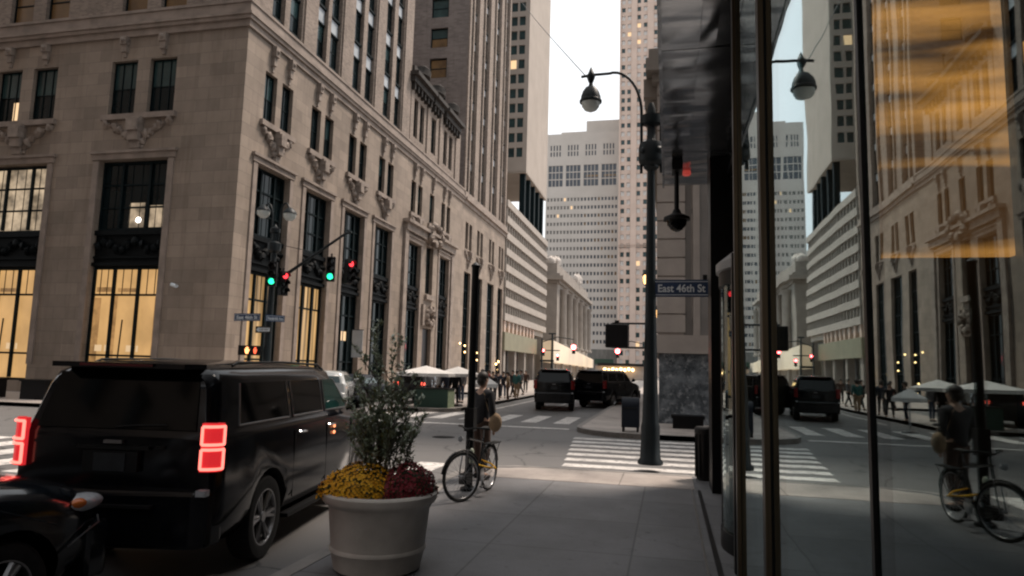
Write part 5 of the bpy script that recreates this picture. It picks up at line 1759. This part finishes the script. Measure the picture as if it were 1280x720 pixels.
# local frame: +x towards the front wheel, z up, rear hub at origin
WB = 1.06; wr = .345


def wheel(parent, c, rot, front):
    w_ = MB()
    def tp(r, t, o=0):
        x_ = r * math.cos(t); z_ = r * math.sin(t); v_ = Vector((x_, o, z_)); v_.rotate(rot); return c + v_
    n = 40
    pts = [tp(wr - .018, 2 * PI * k / n) for k in range(n + 1)]
    w_.tube(pts, .021, 8); t_ = w_.build('wheel', M['rubber'], parent, 60)
    q = MB(); q.tube([tp(wr - .042, 2 * PI * k / n) for k in range(n + 1)], .011, 6); q.tube([tp(0, 0, -.05), tp(0, 0, .05)], .022, 8); q.build('rim', M['alu'], t_, 60)
    q = MB()
    for k in range(28):
        t = 2 * PI * k / 28; q.tube([tp(.02, t + .5, .03 if k % 2 else -.03), tp(wr - .045, t)], .0016, 4)
    q.build('spokes', M['alu'], t_)
    q = MB(); pts = [tp(wr + .022, R(a)) for a in (range(10, 150, 10) if front else range(20, 175, 10))]; q.tube(pts, .016, 5); q.build('mudguard', M['black_metal'], t_)


from mathutils import Euler
steer = Euler((0, 0, R(-26)))
rear = Vector((0, 0, wr)); front = Vector((WB, 0, wr))
wheel(BK, rear, Euler((0, 0, 0)), False)
wheel(BK, front, steer, True)
bb = Vector((.44, 0, .29)); seat = Vector((.27, 0, .82)); ht_ = Vector((.86, 0, .86)); hb_ = Vector((.90, 0, .70))
mb = MB()
mb.tube([bb, seat], .017); mb.tube([seat + Vector((.02, 0, -.06)), ht_], .017); mb.tube([bb, hb_], .02); mb.tube([ht_, hb_], .021)
for s in (-.05, .05):
    mb.tube([rear + Vector((0, s, 0)), bb + Vector((0, s * .5, 0))], .01); mb.tube([rear + Vector((0, s, 0)), seat + Vector((.01, s * .3, -.08))], .009)
mb.build('frame', M['paint2'], BK, 50)
mb = MB()
for s in (-.055, .055):
    o_ = Vector((0, s, 0)); o_.rotate(steer); mb.tube([front + o_, front + o_ + Vector((-.1, 0, .36)), hb_ + o_ * .4], .012)
mb.build('fork', M['alu'], BK, 50)
mb = MB(); mb.tube([ht_, ht_ + Vector((-.02, 0, .12))], .015)
hbp = []
for (a, b, c) in ((-.12, -.30, .02), (-.04, -.27, .03), (.02, -.15, .03), (.05, 0, 0), (.02, .15, .03), (-.04, .27, .03), (-.12, .30, .02)):
    v_ = Vector((a, b, c)); v_.rotate(steer); hbp.append(ht_ + Vector((-.02, 0, .13)) + v_)
mb.tube(hbp, .012); mb.build('handlebar', M['black_metal'], BK, 60)
mb = MB()
for i in (0, 5): mb.tube([hbp[i], hbp[i + 1]], .019)
mb.build('grip', M['rubber'], BK, 60)
mb = MB(); mb.tube([seat, seat + Vector((-.02, 0, .14))], .013); mb.build('seat_post', M['alu'], BK)
mb = MB(); sd = seat + Vector((-.02, 0, .16))
mb.add([sd + Vector(q) for q in ((-.13, -.075, .02), (-.13, .075, .02), (.0, .055, .0), (.15, .015, .005), (.15, -.015, .005), (0, -.055, 0), (-.13, -.07, -.03), (-.13, .07, -.03), (0, .045, -.035), (.14, .01, -.02), (.14, -.01, -.02), (0, -.045, -.035))],
       [(0, 1, 2, 5), (5, 2, 3, 4), (6, 11, 8, 7), (11, 10, 9, 8), (0, 6, 7, 1), (1, 7, 8, 2), (2, 8, 9, 3), (3, 9, 10, 4), (4, 10, 11, 5), (5, 11, 6, 0)])
sdo = mb.build('saddle', M['rubber'], BK, 60); sdo.modifiers.new('s', 'SUBSURF').render_levels = 2
mb = MB(); mb.lathe([(.09, -.004), (.1, 0), (.09, .004)], bb + Vector((0, .06, 0)), 24, 'Y'); mb.tube([bb + Vector((0, .08, 0)), bb + Vector((.1, .09, -.14))], .011); mb.tube([bb + Vector((0, -.08, 0)), bb + Vector((-.1, -.09, .14))], .011)
mb.box(bb.x + .06, .08, bb.z - .155, bb.x + .15, .17, bb.z - .135); mb.box(bb.x - .15, -.17, bb.z + .135, bb.x - .06, -.08, bb.z + .155)
mb.tube([bb + Vector((0, .06, .09)), rear + Vector((0, .06, .04))], .005, 4); mb.tube([bb + Vector((0, .06, -.09)), rear + Vector((0, .06, -.04))], .005, 4); mb.build('crankset', M['alu'], BK, 50)
mb = MB(); mb.box(-.33, -.07, .70, .12, .07, .715); mb.tube([(-.28, .06, .7), (0, .05, wr)], .006); mb.tube([(-.28, -.06, .7), (0, -.05, wr)], .006); mb.build('rear_rack', M['black_metal'], BK)
mb = MB(); v_ = Vector((.14, 0, .0)); v_.rotate(steer); mb.lathe([(0, -.03), (.03, -.03), (.04, .03), (0, .035)], tuple(ht_ + v_ + Vector((0, 0, .0))), 12, 'X'); mb.build('front_lamp', M['clear_lens'], BK, 40)
mb = MB(); mb.box(.52, -.19, .18, .72, -.07, .33)
pk = mb.build('pannier', M['black_metal'], BK)
mb = MB(); mb.lathe([(0, 0), (.035, 0), (.035, .17), (.02, .2), (0, .21)], (.72, 0, .5), 10); mb.build('bottle', M['leaf_pale'], BK, 50)
mb = MB()
for k in range(24):
    t = 2 * PI * k / 24
mb.tube([PO - Vector((f1.x, f1.y, .15)) * 1 + Vector((0, 0, 0))] * 0 + [(.5, -.02, .45), (.5, .16, .42), (.42, .28, .4), (.33, .16, .45), (.35, 0, .5)], .012, 6); mb.build('lock_chain', M['mum_yellow'], BK, 60)

# ------------------------------------------------------------------ people


def skin_mesh(nodes, edges, sub=2, root=0):
    me = bpy.data.meshes.new('t'); me.from_pydata([n_[0] for n_ in nodes], edges, []); o = bpy.data.objects.new('t', me); COL.objects.link(o)
    sk = o.modifiers.new('skin', 'SKIN'); sk.use_smooth_shade = True
    for i, n_ in enumerate(nodes):
        r_ = n_[1]; me.skin_vertices[0].data[i].radius = (r_, r_) if not isinstance(r_, tuple) else r_
        me.skin_vertices[0].data[i].use_root = (i == root)
    ss = o.modifiers.new('s', 'SUBSURF'); ss.levels = sub; ss.render_levels = sub
    bpy.context.view_layer.update()
    out = bpy.data.meshes.new_from_object(o.evaluated_get(bpy.context.evaluated_depsgraph_get()))
    COL.objects.unlink(o); bpy.data.objects.remove(o)
    out.polygons.foreach_set('use_smooth', [True] * len(out.polygons))
    return out


def mesh_obj(name, me, mat, parent):
    me = me.copy(); me.materials.clear(); me.materials.append(mat); o = bpy.data.objects.new(name, me); COL.objects.link(o); o.parent = parent; return o


def figure_meshes(walk=.18, arm=.1, elbow=.1):
    """metres, feet at z=0, faces -y"""
    S = {}
    hip, kn, an = .93, .5, .08
    J = dict(pel=(0, 0, .98), spine=(0, 0, 1.18), chest=(0, .0, 1.38), neck=(0, -.005, 1.5), head=(0, -.02, 1.62), crown=(0, -.01, 1.7))
    body = [((0, 0, .98), (.13, .1)), ((0, 0, 1.2), (.115, .09)), ((0, 0, 1.36), (.14, .1)), ((0, -.0, 1.49), .05), ((0, -.02, 1.56), .065), ((0, -.025, 1.645), (.078, .092)), ((0, -.015, 1.70), (.07, .08))]
    ed = [(0, 1), (1, 2), (2, 3), (3, 4), (4, 5), (5, 6)]
    for s in (-1, 1):
        w = walk * s
        n0 = len(body)
        body += [((s * .1, 0, .9), .085), ((s * .11, -w * .5 - .02, .5), .058), ((s * .11, -w + .05 * (w < 0), .1), .04), ((s * .12, -w - .11, .05), .035)]
        ed += [(0, n0), (n0, n0 + 1), (n0 + 1, n0 + 2), (n0 + 2, n0 + 3)]
        n0 = len(body)
        a = -arm * s
        body += [((s * .2, 0, 1.42), .055), ((s * .25, a * .5 + .02, 1.16), .042), ((s * .25, a - elbow, .93), .03), ((s * .25, a - elbow - .02, .84), .032)]
        ed += [(2, n0), (n0, n0 + 1), (n0 + 1, n0 + 2), (n0 + 2, n0 + 3)]
        # fingers and thumb
        hx_ = body[-1][0]
        for k, (dx, L_) in enumerate(((-.024, .07), (-.008, .08), (.008, .075), (.024, .06))):
            m0 = len(body); body += [((hx_[0], hx_[1] + dx, hx_[2] - .03), .0085), ((hx_[0] - s * .012, hx_[1] + dx - .004, hx_[2] - .03 - L_), .007)]; ed += [(n0 + 3, m0), (m0, m0 + 1)]
        m0 = len(body); body += [((hx_[0] - s * .01, hx_[1] - .045, hx_[2] - .03), .009)]; ed += [(n0 + 3, m0)]
    S['body'] = skin_mesh(body, ed, 1)
    jk = [((0, 0, .83), (.175, .135)), ((0, 0, 1.15), (.155, .12)), ((0, 0, 1.37), (.18, .13)), ((0, 0, 1.51), (.1, .09))]
    ed = [(0, 1), (1, 2), (2, 3)]
    for s in (-1, 1):
        n0 = len(jk); a = -arm * s
        jk += [((s * .205, 0, 1.41), .075), ((s * .26, a * .5 + .02, 1.16), .062), ((s * .255, a - elbow, .93), .047)]
        ed += [(2, n0), (n0, n0 + 1), (n0 + 1, n0 + 2)]
    S['jacket'] = skin_mesh(jk, ed, 1)
    tr = [((0, 0, 1.02), (.155, .118))]; ed = []
    for s in (-1, 1):
        w = walk * s; n0 = len(tr)
        tr += [((s * .095, 0, .86), .1), ((s * .11, -w * .5 - .02, .5), .075), ((s * .11, -w + .05 * (w < 0), .12), .062)]
        ed += [(0, n0), (n0, n0 + 1), (n0 + 1, n0 + 2)]
    S['trousers'] = skin_mesh(tr, ed, 1)
    mb = MB()
    for s in (-1, 1):
        w = walk * s; y_ = -w + .05 * (w < 0)
        mb.blob((s * .12, y_ - .06, .045), .1, 1, 10, 6, (.48, 1.35, .48), 0)
    o = mb.build('t', M['black_metal'], None, 60); S['shoes'] = o.data; COL.objects.unlink(o); bpy.data.objects.remove(o)
    mb = MB(); mb.blob((0, .0, 1.685), .1, 3, 14, 9, (.92, 1.05, .98), .02); mb.blob((0, .045, 1.62), .085, 4, 12, 8, (.95, .8, 1.0), .02)
    o = mb.build('t', M['hair'], None, 60); S['hair'] = o.data; COL.objects.unlink(o); bpy.data.objects.remove(o)
    mb = MB(); mb.blob((0, -.115, 1.625), .016, 1, 8, 6, (.8, 1.2, 1.3), 0)
    for s in (-1, 1): mb.blob((s * .03, -.1, 1.655), .011, 1, 8, 6); mb.blob((s * .083, -.015, 1.635), .02, 1, 8, 6, (.4, .8, 1.4), 0)
    o = mb.build('t', M['skin'], None, 60); S['face'] = o.data; COL.objects.unlink(o); bpy.data.objects.remove(o)
    return S


SA = figure_meshes(.02, .03, .05); SB = figure_meshes(.26, .16, .12)


def person(x, y, rz, S_, jm, tm, label, h=1.0, group=None, z=.15, hair='hair'):
    o = empty('person', (x, y, z), rz); o.scale = (h, h, h); tag(o, label, 'person', group)
    mesh_obj('body', S_['body'], M['skin'], o); mesh_obj('jacket', S_['jacket'], M[jm], o); mesh_obj('trousers', S_['trousers'], M[tm], o)
    mesh_obj('shoes', S_['shoes'], M['plastic'], o); mesh_obj('hair', S_['hair'], M[hair], o); mesh_obj('face', S_['face'], M['skin'], o)
    return o


pr = person(-3.12, 11.45, PI - .5, SA, 'cl_black', 'cl_brown', 'person in a dark jacket standing right behind the pole and bicycle', 1.02, z=.15)
mb = MB(); mb.blob((0, 0, .14), .15, 2, 12, 8, (.75, .45, 1.05), .05)
bg = mb.build('shoulder_bag', M['cl_tan'], None, 60); bg.location = (-2.84, 11.3, .98); tag(bg, 'tan bag hanging at the side of the person behind the bicycle', 'bag')
mb = MB(); mb.tube([(-.12, 0, .32), (-.22, 0, .62), (.0, .02, .34)], .01); mb.build('strap', M['cl_tan'], bg)
ppl = [(548, 29.8 + 2, 'cl_white', 'cl_black', 'person in a white shirt beneath the left parasol'),
       (536, 33, 'cl_grey', 'cl_black', 'person in grey beneath the left parasol beside the booth'),
       (558, 32.5, 'cl_navy', 'cl_navy', 'person in navy behind the right end of the green booth'),
       (569, 31.5, 'cl_black', 'cl_black', 'person in black just left of the black pole, near the booth'),
       (577, 34, 'cl_grey', 'cl_jean', 'person in a grey coat against the black pole'),
       (616, 36, 'cl_black', 'cl_black', 'person in black right under the small white parasol'),
       (622, 38.5, 'cl_navy', 'cl_black', 'person in a navy coat next right of the small parasol'),
       (629, 41, 'cl_black', 'cl_jean', 'person in black with jeans in the middle of the crowd'),
       (635, 37.5, 'cl_tan', 'cl_brown', 'person in a tan coat in the crowd by the lit arcade'),
       (641, 43, 'cl_black', 'cl_black', 'person in all black left of the person in teal'),
       (646, 40, 'cl_teal', 'cl_tan', 'person in teal walking at the right end of the crowd'),
       (651, 47, 'cl_grey', 'cl_black', 'person in light grey walking by the road edge'),
       (657, 52, 'cl_brown', 'cl_black', 'person in brown beside the black SUV far ahead'),
       (611, 44, 'cl_red', 'cl_black', 'person in dull red beyond the small parasol'),
       (603, 33, 'cl_black', 'cl_navy', 'person in black between the pole and the small parasol')]
for i, (px, Y, jm, tm, lb) in enumerate(ppl):
    q = at(px, 480, Y); person(q.x, Y, rr.uniform(0, 6.28), SB if i % 2 else SA, jm, tm, lb, rr.uniform(.92, 1.0), 'people on the pavement under the parasols', .15)
q = at(782, 500, 33)
# parasols


def parasol(px, py, Y, w, label, apex=None):
    q = at(px, py, Y); H = q.z - .15
    o = empty('parasol', (q.x, Y, .15)); tag(o, label, 'parasol', 'white parasols over the pavement cafe')
    mb = MB(); n = 8; vs = [(0, 0, H)]
    for k in range(n):
        t = 2 * PI * (k + .5) / n; vs.append((w * math.cos(t), w * math.sin(t), H - .34 - .0))
    for k in range(n):
        t = 2 * PI * (k + .5) / n; vs.append((w * 1.0 * math.cos(t), w * 1.0 * math.sin(t), H - .48))
    fs = []
    for k in range(n):
        a, b = 1 + k, 1 + (k + 1) % n; fs += [(0, a, b), (a, a + n, b + n, b)]
    mb.add(vs, fs); c_ = mb.build('canopy', M['white_cloth'], o); so = c_.modifiers.new('s', 'SOLIDIFY'); so.thickness = .02
    mb = MB(); mb.cyl((0, 0, 0), (0, 0, H - .03), .03); mb.lathe([(.28, 0), (.28, .06), (.05, .1)], (0, 0, 0), 14); mb.build('pole', M['alu'], o)


parasol(533, 457, 29.9, 1.35, 'widest white parasol left over the dark green booth')
parasol(573, 458, 31.6, 1.05, 'white parasol touching the left side of the black pole')
parasol(606, 469, 26.5, .55, 'small white parasol just right of the black pole')
q = at(545, 498, 29.4)
BO = empty('cafe_booth', (q.x, 29.9, .15)); tag(BO, 'dark green waist high cafe booth under the widest parasol', 'booth')
mb = MB(); mb.box(-1.05, -.5, 0, .55, .5, .82); mb.build('body', M['green_box'], BO); mb = MB(); mb.box(-1.1, -.55, .822, .6, .55, .87); mb.build('counter', M['black_metal'], BO)
mb = MB(); mb.box(.551, -.49, 0, .56, .49, .8); mb.build('side_panel', M['leaf'], BO)
# dark planter boxes by the limestone building
for k, px in enumerate((22, -45)):
    q = at(px, 492, 23.2)
    mb = MB(); mb.box(-.62, -.35, 0, .62, .35, .75); mb.box(-.68, -.4, .752, .68, .4, .84)
    pb_ = mb.build('planter_box', M['black_stone'], None); pb_.location = (q.x, 24.2, .15)
    tag(pb_, ('black square planter box behind the rear of the near SUV', 'black planter box at the left picture edge')[k], 'planter', 'black planter boxes on the left pavement')
mb = MB(); mb.box(-.6, -.04, .3, .6, .04, .36)
# string of bulbs in the brick tower shop windows
for k, (px, py) in enumerate(((575, 429), (581, 432), (590, 432), (596, 441), (596, 450), (581, 440), (578, 463), (579, 474), (620, 455), (623, 452), (622, 463), (622, 470), (619, 473))):
    q = at(px, py, 62)
    sc = 20.2 / abs(q.x)
    q = CAM + (q - CAM) * sc
    mb = MB(); mb.blob((0, 0, 0), .085 if k < 8 else .12, 1, 8, 6)
    o_ = mb.build('festoon_bulb', M['bulb'], None, 60); o_.location = q
    o_['label'] = 'one of the warm bulbs strung in the shop windows under the brick tower'; o_['category'] = 'bulb'; o_['group'] = 'warm bulbs in the tower shop windows'
# small banner by the dark entrance
q = at(457, 430, 41.8)
bn_ = empty('banner', (SX + .05, q.y, q.z)); tag(bn_, 'pale hanging banner on the pier between the shop windows', 'banner')
mb = MB(); mb.box(0, -.02, -.9, .75, .02, .9); mb.build('cloth', M['pale_panel'], bn_); mb = MB(); mb.cyl((-.02, 0, .93), (.8, 0, .93), .025); mb.build('rod', M['black_metal'], bn_)

# ------------------------------------------------------------------ unseen blocks behind the camera, added to shade and reflect
for nm, lb, bx_ in (('stone_block', 'long limestone block on the near left side of the avenue, behind the camera', (-70, -120, SX, 6, 70)),
                    ('brick_block', 'unseen brick block added across the avenue far behind the camera', (-19, -150, 24, -125, 90))):
    x0_, y0_, x1_, y1_, z1_ = bx_
    o0 = Vector(((x0_ + x1_) / 2, (y0_ + y1_) / 2, .15)); r_ = empty(nm, o0); tag(r_, lb, 'building')
    mb = MB(o0); mb.box(x0_, y0_, .1, x1_ - .5, y1_, z1_)
    if nm == 'stone_block':
        f_ = Fac('X', x1_); hh = []
        for k in range(24):
            for j in range(9): hh.append((-118 + k * 5, -115.4 + k * 5, 2 + j * 6.5, 6 + j * 6.5))
        f_.wall(mb, y0_, y1_, .1, z1_, hh, .49); mg = MB(o0)
        for h in hh: f_.box(mg, h[0] + .01, h[1] - .01, h[2] + .01, h[3] - .01, -.48, -.4)
        mb.build('wall', M['trim'], r_); tag(mg.build('windows', M['glass'], r_), kind='stuff')
    else: mb.build('wall', M['brick_court'], r_)

# ------------------------------------------------------------------ sky and light
wld = bpy.data.worlds.new('World'); scene.world = wld; wld.use_nodes = True
nt = wld.node_tree; bg_ = nt.nodes['Background']
sky = nt.nodes.new('ShaderNodeTexSky'); sky.sky_type = 'NISHITA'; sky.sun_disc = False
SUN_EL, SUN_AZ = 58, 45     # azimuth clockwise from +Y
sky.sun_elevation = R(SUN_EL); sky.sun_rotation = R(SUN_AZ)
tc = nt.nodes.new('ShaderNodeTexCoord')
nz = N(nt, 'ShaderNodeTexNoise', Scale=2.2, Detail=5)
L(nt, tc.outputs['Generated'], nz.inputs['Vector'])
cl = mix(nt, ramp(nt, nz.outputs['Fac'], .3, .7), (9.1, 9.3, 9.45), (10.5, 10.7, 10.8))
L(nt, mix(nt, .88, sky.outputs[0], cl), bg_.inputs['Color'])
bg_.inputs['Strength'].default_value = .1
sd_ = bpy.data.lights.new('sun', 'SUN'); sd_.energy = 3.6; sd_.angle = R(12); sd_.color = (1, .86, .74)
so_ = bpy.data.objects.new('sun', sd_); COL.objects.link(so_)
dirv = Vector((math.sin(R(SUN_AZ)) * math.cos(R(SUN_EL)), math.cos(R(SUN_AZ)) * math.cos(R(SUN_EL)), math.sin(R(SUN_EL))))
so_.rotation_euler = dirv.to_track_quat('Z', 'Y').to_euler()
so_.location = (20, 20, 60)

scene.view_settings.view_transform = 'Standard'
scene.view_settings.look = 'None'
scene.view_settings.gamma = 1
scene.view_settings.exposure = .48
scene.view_settings.use_curve_mapping = False
scene.cycles.max_bounces = 6
scene.cycles.diffuse_bounces = 3
scene.cycles.transparent_max_bounces = 12
scene.cycles.sample_clamp_indirect = 4
scene.cycles.use_denoising = True
scene.cycles.pixel_filter_type = 'BLACKMAN_HARRIS'
scene.cycles.filter_width = 2.2
